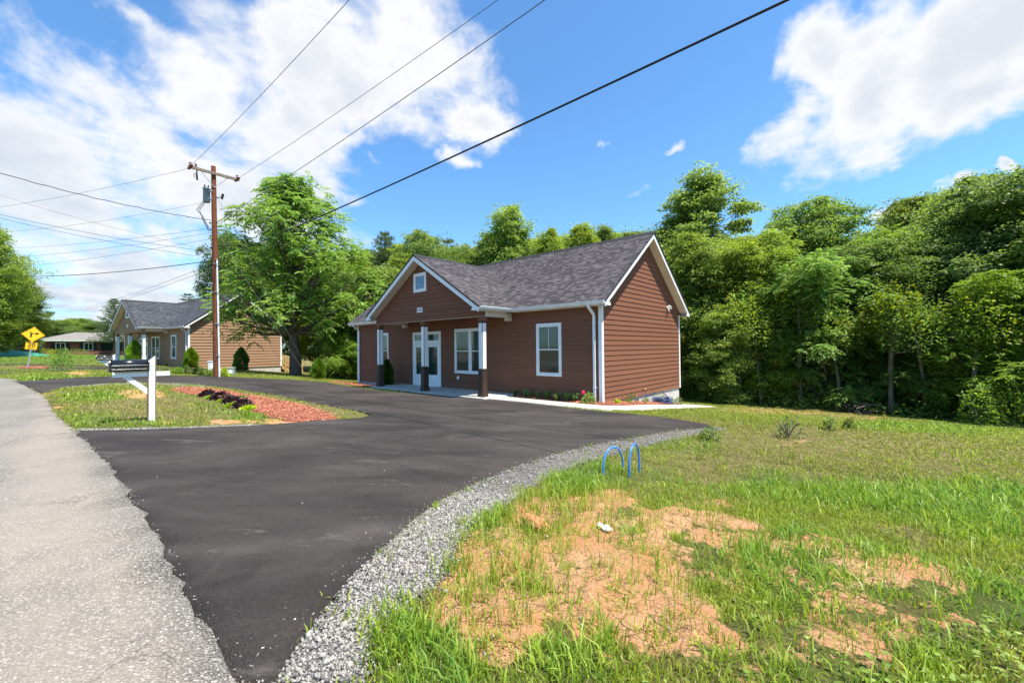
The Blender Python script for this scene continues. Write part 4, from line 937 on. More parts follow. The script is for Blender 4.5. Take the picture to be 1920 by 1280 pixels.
# utility boxes at the foot of the pole
def cabinet(u, v, w, d, h, rz, label, name='utility_box', lid=False):
    p = ground_at(u, v); r = empty(name, p, rz, label, 'utility box')
    MB().bbox((-w/2, -d/2, -.05), (w/2, d/2, h), .02).build('cabinet', paint('cabinet_'+str(u), (.62, .63, .60) if not lid else (.30, .34, .30), .5), r)
    k = MB(); k.bbox((-w/2-.02, -d/2-.02, h), (w/2+.02, d/2+.02, h+.05), .015); k.build('cabinet_lid', paint('lid_'+str(u), (.66, .67, .64) if not lid else (.26, .30, .26), .5), r)
    MB().box((-w*.28, -d/2-.012, h*.25), (w*.28, -d/2, h*.75)).build('door_panel', WHITE, r); return r
cabinet(398, 701, .42, .35, .78, .5, 'pale utility cabinet standing just left of the utility pole')
cabinet(433, 703, .42, .4, .42, .4, 'low grey-green meter box on the grass right of the utility pole', lid=True)
k = MB(); p = ground_at(412, 707); k.tube([(0,0,-.05), (0,0,.5)], .035, 8); k.box((-.06, -.02, .32), (.06, .03, .5)); o = k.build('marker_post', CONDM, loc=p); tag(o, 'short white marker post at the foot of the utility pole conduit', 'marker post')

# ---------------------------------------------------------------- mailboxes
def mailbox(p, rz, label):
    r = empty('mailbox', p, rz, label, 'mailbox')     # local +x points to the road
    WP_ = paint('white_mailbox_post', (.70, .74, .72), .45); UN = paint('unpainted_post_side', (.19, .12, .07), .7)
    k = MB(); k.prism([(-.05, -.055, -.2), (.05, -.055, -.2), (.05, -.055, 1.27), (-.05, -.055, 1.37)], (0, .11, 0)); post = k.build('post', WP_, r)
    k = MB(); k.box((-.070, -.050, .0), (-.0505, .050, 1.35)); k.box((.0505, -.050, .0), (.070, .050, 1.25)); k.build('post_side', UN, post)
    k = MB(); k.prism([(-.30, -.05, .955), (.62, -.05, .955), (.54, -.05, 1.045), (-.30, -.05, 1.045)], (0, .03, 0)); k.prism([(-.30, .02, .955), (.62, .02, .955), (.54, .02, 1.045), (-.30, .02, 1.045)], (0, .03, 0)); k.build('arm', WP_, r)
    k = MB(); k.prism([(.045, -.03, .55), (.045, -.03, .68), (.34, -.03, .953), (.46, -.03, .953)], (0, .06, 0)); k.build('brace', WP_, r)
    MB().box((.06, -.08, 1.046), (.58, .08, 1.064)).build('mounting_board', paint('board', (.55, .42, .20), .7), r)
    # arched box
    x0, x1, zb, hw, hs_ = .06, .64, 1.066, .105, .14
    prof = [(-hw, zb), (hw, zb), (hw, zb+hs_)] + [(hw*math.cos(a), zb+hs_+hw*math.sin(a)) for a in np.linspace(0, math.pi, 13)[1:-1]] + [(-hw, zb+hs_)]
    k = MB(); k.prism([(x0, y, z) for y, z in prof], (x1-x0, 0, 0))
    b = k.build('mailbox_body', BLACKM, r)
    for f in b.data.polygons:
        if abs(f.normal.x) < .5 and f.normal.z > .05: f.use_smooth = True
    def ring(xa, xb, g): 
        k = MB(); k.prism([(xa, y*g, zb + (z-zb)*g - .004) for y, z in prof], (xb-xa, 0, 0)); return k
    ring(x1, x1+.02, 1.05).build('door', BLACKM, r); ring(x0-.012, x0, 1.03).build('back_rim', BLACKM, b)
    for zz in (.045, .125): 
        k = MB()
        for sy in (-1, 1): k.tube([(x0+.02, sy*(hw+.002), zb+zz), (x1-.02, sy*(hw+.002), zb+zz)], .009, 8)
        k.build('pressed_rib', BLACKM, b)
    k = MB(); k.tube([(.36, -hw-.004, zb+.15), (.36, -hw-.02, zb+.15)], .012, 8); k.box((.16, -hw-.012, zb+.135), (.37, -hw-.006, zb+.165)); k.box((.34, -hw-.013, zb+.115), (.44, -hw-.005, zb+.185)); k.build('signal_flag', GALV, b)
    k = MB(); k.tube([(x1+.02, -.02, zb+.18), (x1+.05, -.02, zb+.2), (x1+.05, .02, zb+.2), (x1+.02, .02, zb+.18)], .006, 6); k.build('door_pull', GALV, b)
    return r
mz = math.atan2(-SN, -CS)
mp_ = ground_at(284, 789)
mailbox(mp_, mz, 'black mailbox on a white cross-shaped post on the near grass island')
q = at(213, 690, 22); mailbox((q[0], q[1], H(q[0], q[1])-.22), mz, 'farther black mailbox seen just behind the near mailbox, on its left')

# ---------------------------------------------------------------- warning sign
YEL = paint('sign_yellow', (.90, .52, .01), .35, .02, .03); SBLK = paint('sign_black', (.02, .013, .012), .5); YEDGE = paint('sign_border', (.03, .02, .01), .5)
sx, sy = at(52, 690, 28)[:2]; sg = empty('road_sign', (sx, sy, H(sx, sy)), math.atan2(.756, .655), 'yellow diamond turn warning sign with a 20 plate on a leaning steel post', 'road sign')
sg.rotation_euler = (0, R(6), math.atan2(.756, .655))
k = MB(); k.box((-.035, .0, -.3), (.035, .012, 2.75)); k.box((-.035, .012, -.3), (-.025, .03, 2.75)); k.box((.025, .012, -.3), (.035, .03, 2.75)); k.build('post', GALV, sg)
def diamond(c, h, y, th):
    n = []; rr = .05
    for a in (0, 90, 180, 270):
        for d_ in (-20, 0, 20): n.append((c[0] + (h-.05)*math.cos(R(a)) + rr*math.cos(R(a+d_)), y, c[1] + (h-.05)*math.sin(R(a)) + rr*math.sin(R(a+d_))))
    return MB().prism(n, (0, th, 0))
zc = 2.22; p_ = diamond((0, zc), .525, -.004, .004).build('sign_plate', YEL, sg)
k = MB()
pts = [(0, zc+.495), (-.495, zc), (0, zc-.495), (.495, zc)]
for i in range(4):
    a, b = Vector((pts[i][0], 0, pts[i][1])), Vector((pts[(i+1) % 4][0], 0, pts[(i+1) % 4][1])); d_ = (b-a).normalized(); a2, b2 = a+d_*.03, b-d_*.03; nn_ = Vector((-d_.z, 0, d_.x))*.008; f_ = Vector((0, -.0065, 0))
    k.prism([a2-nn_+f_, b2-nn_+f_, b2+nn_+f_, a2+nn_+f_], (0, .002, 0))
k.build('sign_border', YEDGE, p_)
k = MB(); Yf = -.0085
k.prism([(-.13, Yf, zc-.20), (-.05, Yf, zc-.20), (-.05, Yf, zc+.03), (-.13, Yf, zc+.06)], (0, .003, 0)); k.prism([(-.13, Yf, zc+.0601), (-.05, Yf, zc+.031), (-.02, Yf, zc+.045), (.12, Yf, zc+.045), (.12, Yf, zc+.10), (-.09, Yf, zc+.10), (-.15, Yf, zc+.17), (-.19, Yf, zc+.14)], (0, .003, 0))
k.prism([(.1201, Yf, zc-.02), (.28, Yf, zc+.073), (.1201, Yf, zc+.165)], (0, .003, 0)); k.build('arrow_symbol', SBLK, p_)
k = MB(); k.bbox((-.27, -.004, 1.20), (.27, .0, 1.68), .001); p2_ = k.build('speed_plate', YEL, sg)
k = MB()
for (a, b) in (((-.255, 1.215), (.255, 1.225)), ((-.255, 1.655), (.255, 1.665)), ((-.255, 1.226), (-.245, 1.654)), ((.245, 1.226), (.255, 1.654))): k.box((a[0], -.0065, a[1]), (b[0], -.0045, b[1]))
k.build('plate_border', YEDGE, p2_)
digits_mesh('speed_number', '20', .36, SBLK, p2_, (0, -.007, 1.50), (R(90), 0, 0), bold=.008); digits_mesh('speed_unit', 'M.P.H.', .11, SBLK, p2_, (0, -.007, 1.29), (R(90), 0, 0), bold=.003)

# ---------------------------------------------------------------- blue pipe hoops, hose, litter
BLUE = paint('blue_pex', (.035, .20, .62), .35, .1, .08)
def hoop(u0, v0, u1, v1, vt, label):
    a, b = Vector(ground_at(u0, v0)), Vector(ground_at(u1, v1)); m = (a+b)/2; d = (b-a); hgt = at((u0+u1)/2, vt, m.y)[2] - m.z
    pts = [a - Vector((0,0,.05))]
    for i in range(17):
        th = math.pi*i/16; pts.append(a.lerp(b, .5-.5*math.cos(th)*(1)) + Vector((0, 0, hgt*math.sin(th)**.62)))
    pts.append(b - Vector((0,0,.05)))
    o = MB().tube(pts, .0125, 10).build('pipe_hoop', BLUE); tag(o, label, 'pipe hoop')
hoop(1131, 893, 1168, 884, 838, 'left and lower of two blue plastic pipe hoops stuck in the grass')
hoop(1180, 899, 1199, 886, 832, 'right and taller of two blue plastic pipe hoops stuck in the grass')
hx, hy = from_st(4.0, -.42); hz = H(hx, hy)+.05
HOSE = paint('navy_hose', (.03, .06, .20), .4); pts = []
for i in range(170):
    a = i*.36; rr = .34 + .08*math.sin(i*.23) ; pts.append((hx + rr*math.cos(a), hy + rr*math.sin(a)*.8, hz + .03 + .0013*i + .04*math.sin(i*.5)))
a0_ = len(pts); e0_ = pts[-1]
for i in range(12):
    th = math.pi*i/11; pts.append((hx + .25 - .5*math.sin(th)*.6, hy-.1, hz+.22 + .30*math.sin(th)))
fx, fy = from_st(3.15, -.12)
pts += [(hx-.2, hy, hz+.1), (fx+.1, fy-.05, hz+.12), (fx, fy, .0), (fx, fy, .22)]
o = MB().tube(pts, .013, 6).build('garden_hose', HOSE); tag(o, 'dark blue garden hose coiled on the red mulch by the side wall', 'hose')
q = ground_at(1134, 1000); k = MB(); n = 7; vs = []; fs = []
for i in range(n):
    for j in range(4): vs.append((-.07+.14*i/(n-1), -.022+.044*j/3 + .01*math.sin(i), .018+.014*math.sin(i*1.3+j)+.006*j))
k.add(vs, [(i*4+j, i*4+j+1, (i+1)*4+j+1, (i+1)*4+j) for i in range(n-1) for j in range(3)], True); o = k.build('litter', WHITE, loc=(q[0], q[1], q[2]+.03), rz=-.9); tag(o, 'crumpled white scrap of litter lying on the bare soil', 'litter')
o.modifiers.new('s', 'SOLIDIFY').thickness = .004
q = ground_at(1003, 985); k = MB(); bm = bmesh.new(); bmesh.ops.create_icosphere(bm, subdivisions=4, radius=1)
for v in bm.verts:
    n_ = math.sin(v.co.x*5+1)*math.sin(v.co.y*6)*math.sin(v.co.z*5+2)*.18 + math.sin(v.co.x*13)*math.sin(v.co.y*15+1)*.07 + math.sin(v.co.z*29+v.co.x*23)*.03
    v.co *= 1+n_; v.co.x *= .19; v.co.y *= .07; v.co.z *= .055
k.bm(bm, True)
def clod_mat():
    m, t = new_mat('clay_clod'); c, b = soil_nodes(t, world_pos(t)); c = t.mix(.7, c, (.42, .16, .06)); finish(t, c, .95, b, 1., .02, .1); return m
CLOD = clod_mat(); o = k.build('soil_clod', CLOD, loc=(q[0], q[1], q[2]+.02), rz=-1.0); tag(o, 'long orange clod of clay lying beside the washed-out hollow', 'clod')

# ---------------------------------------------------------------- distant brick house with carport, and its cars
def brick_mat():
    m, t = new_mat('red_brown_brick'); co = obj_co(t); g = t.vm('MULTIPLY', co, (1, 1, 1)); s_ = t.n('ShaderNodeSeparateXYZ', {0: co})
    v = t.n('ShaderNodeCombineXYZ', {0: t.m('ADD', s_.outputs[0], s_.outputs[1]), 1: s_.outputs[2], 2: 0.}).outputs[0]
    b = t.n('ShaderNodeTexBrick', {'Vector': v, 'Color1': (.15, .055, .035, 1), 'Color2': (.22, .085, .055, 1), 'Mortar': (.25, .2, .17, 1), 'Scale': 4.5, 'Mortar Size': .012})
    finish(t, b.outputs[0], .85, b.outputs[1], .3, .005, .2); return m
BRICK = brick_mat(); FARROOF = shingle_mat('tan_grey_shingle', (.14, .125, .115), (.21, .19, .175), (.10, .088, .08)); DARKW = paint('dark_shutter', (.012, .014, .02), .5)
bx, by = at(228, 650, 78)[:2]; bz = 1.28
ux = Vector(at(80, 650, 70)); 
BH = empty('house', (ux.x, ux.y, bz), math.atan2(by-ux.y, bx-ux.x), 'low brick ranch house with carport, farthest away at the left edge', 'house')
BL = math.hypot(bx-ux.x, by-ux.y) + 9; WB_ = Wall((0, 0, 0), (1, 0, 0), (0, -1, 0)); cx0 = BL*.53
MB().box((0, 0, -.6), (cx0, 8.5, 2.5)).build('wall', BRICK, BH)
k = MB(); k.box((cx0, 3.5, -.6), (BL, 8.5, 2.5)); k.box((cx0+6.2, 0, -.6), (BL, .25, .95)); k.build('carport_wall', BRICK, BH)
k = MB(); a, b = (-.6, -.7, 2.5), (BL+.6, 9.2, 2.5)
rp = [(a[0], a[1], 2.62), (b[0], a[1], 2.62), (b[0], b[1], 2.62), (a[0], b[1], 2.62), (a[0]+5, 4.2, 4.1), (b[0]-5, 4.2, 4.1)]
k.add(rp, [(0, 1, 5, 4), (1, 2, 5), (2, 3, 4, 5), (3, 0, 4), (0, 3, 2, 1)]); k.build('roof', FARROOF, BH)
k = MB(); k.box((-.6, -.72, 2.36), (BL+.6, -.66, 2.62)); k.box((-.62, -.72, 2.36), (-.56, 9.2, 2.62)); k.build('fascia', paint('pale_green_trim', (.45, .55, .45), .5), BH)
MB().box((-.6, -.66, 2.44), (BL+.6, 9.2, 2.50)).build('soffit', WHITE, BH)
for fx_, w_ in ((.10, 1.2), (.335, 1.2)):
    a0 = cx0*fx_*1.0/.55*.55+0; a0 = cx0*fx_*1.45; k = MB(); WB_.box(k, a0, a0+w_, .75, 2.1, 0, .04); f_ = k.build('window', WHITE, BH)
    k = MB(); WB_.box(k, a0+.1, a0+w_/2-.04, .85, 2.0, .04, .05); WB_.box(k, a0+w_/2+.04, a0+w_-.1, .85, 2.0, .04, .05); k.build('pane', G_PLAIN, f_)
    k = MB(); WB_.box(k, a0-.5, a0-.02, .75, 2.1, 0, .05); WB_.box(k, a0+w_+.02, a0+w_+.5, .75, 2.1, 0, .05); k.build('shutter', DARKW, BH)
k = MB(); WB_.box(k, cx0*.70, cx0*.90, .7, 2.2, 0, .05); f_ = k.build('window', DARKW, BH); k = MB(); WB_.box(k, cx0*.72, cx0*.88, .8, 2.1, .05, .06); k.build('pane', G_PLAIN, f_)
k = MB(); WB_.box(k, cx0*.91, cx0*.985, .0, 2.2, 0, .05); k.build('door', DARKW, BH)
for xx in (cx0+.6, cx0+6.3, BL-.2):
    k = MB(); k.box((xx, -.35, -.6), (xx+.35, -.0, 2.44)); k.build('carport_post', WHITE, BH)
k = MB(); [k.box((cx0+6.7+i*.22, -.2, .95), (cx0+6.76+i*.22, -.14, 1.75)) for i in range(22)]; k.box((cx0+6.65, -.22, 1.75), (BL-.2, -.12, 1.83)); k.build('porch_railing', WHITE, BH)
GLCAR = glass_mat('car_glass', False, (.02, .025, .03), tintg=(.05, .06, .07)); TYRE = paint('tyre', (.015, .015, .016), .8)
def car(loc, rz, col, label, suv=0.):
    r = empty('parked_car', loc, rz, label, 'car'); m = paint('car_paint_'+label[:4], col, .2, .05, .05, spec=.7)
    lo = [(-2.25, .35), (-2.28, .75), (-1.9, .95+suv*.1), (-1.2, 1.0+suv*.1), (-.6, 1.42+suv*.25), (.9, 1.45+suv*.28), (1.9, 1.02+suv*.35), (2.2, .95+suv*.2), (2.25, .4), (1.8, .28), (-1.8, .28)]
    k = MB(); hw = .88
    n = len(lo); vs = []
    for sy, inn in ((-1, 1.), (-.97, 0), (.97, 0), (1, 1.)):
        for (x, z) in lo:
            y = sy*hw*(1-.18*max(0, (z-1.0)/.45)); vs.append((x*(.985 if inn else 1), y, .25+(z-.25)*(.985 if inn else 1)))
    fs = [tuple(range(n))[::-1], tuple(range(3*n, 4*n))] + [(b_*n+i, b_*n+(i+1) % n, (b_+1)*n+(i+1) % n, (b_+1)*n+i) for b_ in range(3) for i in range(n)]
    k.add(vs, fs); b = k.build('body', m, r)
    k = MB(); k.prism([(-1.17, -.80, 1.03+suv*.1), (-.58, -.72, 1.385+suv*.25), (-.58, .72, 1.385+suv*.25), (-1.17, .80, 1.03+suv*.1)], (-.03, 0, .03)); k.build('windscreen', GLCAR, b)
    k = MB()
    for sy in (-1, 1): k.prism([(-.95, sy*.865, 1.04), (-.5, sy*.77, 1.36+suv*.2), (.85, sy*.77, 1.38+suv*.22), (1.5, sy*.865, 1.06)], (0, sy*.012, 0))
    k.build('side_window', GLCAR, b)
    for x in (-1.4, 1.4):
        for sy in (-1, 1):
            k = MB(); k.tube([(x, sy*.70, .32), (x, sy*.90, .32)], .33, 18); w_ = k.build('wheel', TYRE, r); k = MB(); k.tube([(x, sy*.89, .32), (x, sy*.912, .32)], .19, 14); k.build('rim', GALV, w_)
    for sy in (-1, 1):
        k = MB(); k.bbox((-2.30, sy*.60-.16, .64), (-2.2, sy*.60+.16, .78), .02); k.build('headlight', paint('lamp_glass', (.7, .7, .72), .15), b)
    k = MB(); k.box((-2.30, -.4, .42), (-2.22, .4, .60)); k.build('grille', DARKW, b); return r
ang_b = BH.rotation_euler[2]
def bh(x, y): return (ux.x + x*math.cos(ang_b) - y*math.sin(ang_b), ux.y + x*math.sin(ang_b) + y*math.cos(ang_b))
c1 = bh(cx0+1.8, -.6); c2 = bh(cx0+4.6, -1.2)
car((c1[0], c1[1], H(*c1)+.0), ang_b+R(95), (.012, .013, .016), 'black car parked at the left side of the brick house carport', 0)
car((c2[0], c2[1], H(*c2)+.0), ang_b+R(80), (.24, .25, .27), 'grey car parked at the right side of the brick house carport', .6)
# green tarp at the left edge
q = at(12, 660, 50); tx, ty = q[0], q[1]; k = MB(); n = 14; vs = []
for i in range(n):
    for j in range(n):
        x, y = (i/(n-1)-.5), (j/(n-1)-.5); hgt = .75*max(0, 1-(2*abs(x))**1.5)*max(0, 1-(2*abs(y))**2) + .05*math.sin(i*1.9)*math.sin(j*1.3); vs.append((x*7, y*3, hgt))
k.add(vs, [(i*n+j, (i+1)*n+j, (i+1)*n+j+1, i*n+j+1) for i in range(n-1) for j in range(n-1)], True); o = k.build('tarpaulin', paint('green_tarp', (.05, .28, .18), .5), loc=(tx, ty, H(tx, ty)+.02), rz=.7); tag(o, 'green tarpaulin heap on the lawn at the far left edge', 'tarpaulin')

# ---------------------------------------------------------------- vegetation
def unit(a): return a/np.maximum(np.linalg.norm(a, axis=-1, keepdims=True), 1e-9)
def leaf_quads(P, D, N, L, W, droop=.15):
    D = unit(D); S = unit(np.cross(D, N)); L = np.asarray(L).reshape(-1, 1)*np.ones((len(P), 1)); W = np.asarray(W).reshape(-1, 1)*np.ones((len(P), 1))
    mid = P + D*L*.45; tip = P + D*L - np.array([0, 0, 1.])*L*droop
    V = np.stack([P, mid + S*W*.5, tip, mid - S*W*.5], 1).reshape(-1, 3)
    return V
def quads_mesh(name, V, tint, mat):
    n = len(V)//4; F_ = np.arange(n*4).reshape(-1, 4)
    return np_mesh(name, V, F_, {'tint': ('FACE', tint)}, mat)
def lobes_for(rng, Ht, cb, prof, nl, lr, squash=.7):
    out = []; seedp = rng.uniform(0, 6)
    for i in range(nl):
        h = cb + (Ht-cb)*((i+.5)/nl)**.85; a = i*2.399963 + rng.normal(0, .4); R_ = prof((h-cb)/(Ht-cb))*(1+.22*math.sin(a*2+seedp)*math.cos(h*1.7+seedp)+rng.normal(0, .07))
        rad = R_*rng.uniform(.4, .98); l = lr*rng.choice([.5, .7, .9, 1.15])*rng.uniform(.85, 1.1)*(.65+.35*min(1, R_/prof(.4)))
        out.append((np.array([rad*math.cos(a), rad*math.sin(a), h - l*squash*.4]), np.array([l, l, l*squash])))
    for i in range(max(3, nl//5)):
        h = cb + (Ht-cb)*(.15+.8*i/max(3, nl//5)); l = lr*rng.uniform(.7, 1.); out.append((np.array([rng.normal(0, .2), rng.normal(0, .2), h-l*squash*.3]), np.array([l, l, l*squash])))
    return out
def crown_mesh(name, rng, lobes, ns, nleaf, L, mat, style='broad', gap=0.):
    Cs, Rs, Ax, Tn = [], [], [], []
    for c, r in lobes:
        k = int(ns*rng.uniform(.8, 1.2)*(.35+.65*(r[0]/1.1)**2)) + 4; d = unit(rng.normal(size=(k, 3))); d[:, 2] = np.where((d[:, 2] < -.35) & (rng.random(k) < .6), -d[:, 2], d[:, 2])
        rr = rng.uniform(.4, 1.05, (k, 1))**.6; p = c + d*r*rr; Cs.append(p); Ax.append(d); Rs.append(np.full(k, r[0])); Tn.append(np.full(k, rng.uniform(-.12, .12)))
    C = np.vstack(Cs); A = np.vstack(Ax); T = np.concatenate(Tn) + rng.normal(0, .08, len(C)); n = len(C)
    if style == 'broad':
        far = rng.random(n) < .20; C = C + A*(np.concatenate(Rs)*rng.uniform(.2, .65, n)*far)[:, None]; sr = np.concatenate(Rs)*.21*rng.uniform(.7, 1.35, n)
        P = np.repeat(C, nleaf, 0); off = rng.normal(size=(n*nleaf, 3))*np.repeat(sr, nleaf)[:, None]*np.array([1, 1, .38]); P = P + off
        D = unit(off + np.repeat(A, nleaf, 0)*np.repeat(sr, nleaf)[:, None]*.8 + rng.normal(size=P.shape)*.05); D[:, 2] -= .25
        N = unit(np.array([0, 0, 1.]) + rng.normal(size=P.shape)*.8 + np.repeat(A, nleaf, 0)*.5)
        ll = L*rng.uniform(.7, 1.25, len(P)); V = leaf_quads(P, D, N, ll, ll*.62)
        t = np.repeat(T, nleaf) + rng.beta(2, 2.6, len(P))
    else:   # pinnate: a drooping rachis with pairs of leaflets
        nr = max(2, nleaf//11); m = n*nr; base = np.repeat(C, nr, 0) + rng.normal(size=(m, 3))*.10; a = np.repeat(A, nr, 0)
        az = rng.uniform(0, 2*np.pi, m); dirh = np.stack([np.cos(az), np.sin(az), rng.uniform(-.6, .6, m)], 1); dirv = unit(dirh + a*.7*np.array([1, 1, .3]))
        side = unit(np.cross(dirv, [0, 0, 1.])); RL = L*3.2*rng.uniform(.75, 1.2, m); Vs = []; ts = []
        for j in range(11):
            f = (j//2+1)/6 if j < 10 else 1.; sg = 1 if j % 2 else -1
            p = base + dirv*(RL*f)[:, None] - np.array([0, 0, 1.])*(RL*.35*f*f)[:, None]
            d = dirv*.55 + side*sg*.8 - np.array([0, 0, .22]) if j < 10 else dirv - np.array([0, 0, .5])
            N = unit(np.array([0, 0, 1.]) + rng.normal(size=p.shape)*.45); ll = L*rng.uniform(.8, 1.2, m)*(1.05-.25*abs(f-.6))
            Vs.append(leaf_quads(p, d, N, ll, ll*.46, .22)); ts.append(np.repeat(T, nr) + rng.beta(2, 2.6, m)*.9)
        V = np.vstack(Vs); t = np.concatenate(ts)
    return quads_mesh(name, V, np.clip(t, 0, 1), mat)
def trunk_mesh(name, rng, Ht, r0, lobes, mat, cb, lean=.02, flare=1.5, bare=.85, nb=None):
    mb = MB(); n = 10; w = [Vector((lean*Ht*u + .05*Ht*.12*math.sin(u*5+Ht), .04*Ht*.12*math.sin(u*4+1), Ht*bare*u)) for u in np.linspace(0, 1, n)]
    w[0].z = -.3; rs = [r0*(flare if i == 0 else 1)*(1-.86*i/(n-1)) for i in range(n)]; rs[0] = r0*flare
    w.insert(1, w[0].lerp(w[1], .12) + Vector((0, 0, .0))); rs.insert(1, r0*1.08); mb.tube(w, rs, 12)
    ls = lobes if nb is None else lobes[:nb]
    for c, r in ls:
        c = Vector(c.tolist()); hz_ = max(cb*.75, c.z - math.hypot(c.x, c.y)*rng.uniform(.6, 1.0)); hz_ = min(hz_, Ht*bare*.96)
        u = hz_/(Ht*bare); k = min(len(w)-2, int(u*(n-1))+1); st = w[k].lerp(w[k+1], .5) if k+1 < len(w) else w[-1]; st = Vector((lean*Ht*u, 0, hz_))
        rr = r0*(1-.8*u)*rng.uniform(.32, .5); mid = st.lerp(c, .5) + Vector((rng.normal(0, .12), rng.normal(0, .12), -.04*(c-st).length))
        mb.tube([st, st.lerp(mid, .5) + Vector((0, 0, .02)), mid, mid.lerp(c, .5) + Vector((rng.normal(0, .06), rng.normal(0, .06), .05)), c], [rr, rr*.8, rr*.6, rr*.4, rr*.18], 7, cap=False)
        for q in range(4):
            d = Vector(rng.normal(size=3).tolist()); d.z = abs(d.z)*.5; d.normalize(); e = c + d*float(r[0])*.8; s_ = mid.lerp(c, rng.uniform(.2, .95)); mb.tube([s_, s_.lerp(e, .5)+Vector((0,0,.05)), e], [rr*.3, rr*.2, rr*.06], 5, cap=False)
    me_o = mb.build(name, mat, recalc=False); me = me_o.data; bpy.data.objects.remove(me_o); return me
PROF = dict(
    oval=lambda R_: (lambda u: R_*max(.05, math.sin(math.pi*min(1, .12+.86*u))**.75)),
    round=lambda R_: (lambda u: R_*max(.1, math.sqrt(max(0, 1-(2*u-.9)**2/1.25)))),
    wide=lambda R_: (lambda u: R_*(1-.55*u**2)*(.8+.2*min(1, u*5))),
    cone=lambda R_: (lambda u: R_*max(.06, (1-u)**.8)))
TREES = {}
def proto(key, seed, Ht, cb, R_, prof, nl, lr, ns, nleaf, L, mat, bark=BARK, r0=.16, style='broad', nb=None, squash=.7, bare=.85):
    rng = np.random.default_rng(seed); lb = lobes_for(rng, Ht, cb, PROF[prof](R_), nl, lr, squash)
    TREES[key] = (crown_mesh('crown', rng, lb, ns, nleaf, L, mat, style), trunk_mesh('trunk', rng, Ht, r0, lb, bark, cb, nb=nb, bare=bare), Ht)
proto('oval_a', 1, 12, 1.6, 3.3, 'oval', 58, 1.15, 46, 30, .15, LEAF_A)
proto('oval_b', 2, 12, 1.2, 3.0, 'oval', 58, 1.05, 46, 30, .15, LEAF_B)
proto('round_c', 3, 12, 2.4, 4.0, 'round', 58, 1.25, 48, 30, .145, LEAF_C, r0=.2)
proto('round_a', 4, 12, 1.6, 3.8, 'round', 60, 1.2, 46, 30, .15, LEAF_A, r0=.2)
proto('wide_d', 5, 9, .5, 3.6, 'wide', 50, 1.1, 36, 44, .15, LEAF_D, style='pinnate')
proto('wide_b', 6, 8, .3, 3.2, 'wide', 48, 1.05, 46, 30, .145, LEAF_B)
proto('poplar', 7, 15, 3., 3.1, 'oval', 64, .95, 44, 27, .16, LEAF_B, r0=.2, bare=.92)
proto('open_tall', 8, 14, 4.5, 3.0, 'oval', 46, .95, 36, 24, .155, LEAF_A, r0=.18, bare=.92)
def pine_mesh(seed, Ht, cb, R_, nw, mat, sparse=1.):
    rng = np.random.default_rng(seed); mb = MB(); mb.tube([(0,0,-.3), (0,0,Ht*.5), (.1,0,Ht)], [.24, .15, .02], 10); P = []; D = []
    for i in range(nw):
        u = i/nw; h = cb + (Ht-cb)*u; r = R_*(1-u)**.7*rng.uniform(.75, 1.15) + .15
        for b in range(6):
            if rng.random() > sparse: continue
            a = b*1.047 + i*.6 + rng.normal(0, .25); d = np.array([math.cos(a), math.sin(a), .18+.25*u]); e = np.array([0, 0, h]) + d*r
            mb.tube([(0,0,h), tuple(np.array([0,0,h]) + d*r*.5 + [0,0,-.05]), tuple(e)], [.05*(1.2-u), .03, .01], 5, cap=False)
            m = int(36*r/R_) + 8; t = rng.uniform(.25, 1.05, m)[:, None]; c = np.array([0, 0, h]) + d*r*t + rng.normal(size=(m, 3))*np.array([.22, .22, .10])*min(1, r/1.5)
            for c_ in c:
                q = 14; P.append(c_ + rng.normal(size=(q, 3))*.05); D.append(unit(rng.normal(size=(q, 3)) + d*.9 + np.array([0, 0, .7])))
    P = np.vstack(P); D = np.vstack(D); N = rng.normal(size=P.shape); V = leaf_quads(P, D, N, .19*rng.uniform(.8, 1.3, len(P)), .035, .0)
    cm = quads_mesh('crown', V, np.clip(rng.beta(2, 2, len(P)), 0, 1), mat); o = mb.build('trunk', BARK2, recalc=False); me = o.data; bpy.data.objects.remove(o); return cm, me, Ht
TREES['pine'] = pine_mesh(21, 14, 3, 3.4, 20, NEEDLE); TREES['pine_sparse'] = pine_mesh(22, 14, 6, 3.0, 14, NEEDLE, .55)

def plant_tree(key, u, Y, vtop, label, rz=None, wide=1., name='tree', group=None, cat='tree', xy=None, htop=None):
    """stand a tree on the ground at the place seen in column u, Y metres ahead, tall enough to reach row vtop"""
    x = (u-960)/F_PX*Y if xy is None else xy[0]; y = Y if xy is None else xy[1]; g = H(x, y)
    top_z = at(u, vtop, Y)[2] if htop is None else g + htop
    cm, tm_, Ht = TREES[key]; s_ = (top_z-g)/(Ht*1.02)
    r = empty(name, (x, y, g-.05), random.uniform(0, 6.28) if rz is None else rz, label, cat, group); r.scale = (s_*wide, s_*wide, s_)
    link('trunk', tm_, r); link('crown', cm, r); return r
PT = plant_tree
# the wood on the right: trees one can point to
PT('poplar', 1322, 31, 318, 'tallest tree of the wood, rising behind the right end of the dark brown house', wide=1.15)
PT('open_tall', 1290, 33, 372, 'loose-crowned tree directly left of the tallest tree, its top above the house gable', wide=.9)
PT('oval_b', 1300, 25.5, 435, 'yellowish green leafy tree at the wood edge touching the gable end of the brown house', wide=1.0)
PT('oval_b', 1395, 24, 450, 'yellow-green tree at the wood edge in front of and right of the tallest tree', wide=1.05, rz=2.)
PT('round_c', 1530, 28, 372, 'dark round-topped tree between the tallest tree and the hillside of crowns', wide=.92)
PT('round_a', 1462, 29, 430, 'smaller rounded tree on the left shoulder of the dark round-topped tree', wide=.8)
PT('wide_d', 1545, 21.5, 478, 'bright green feathery-leaved tree in the middle of the wood edge, pale trunk showing below', wide=1.05)
PT('wide_d', 1640, 24.5, 440, 'mid green tree behind and right of the bright feathery tree', wide=1.)
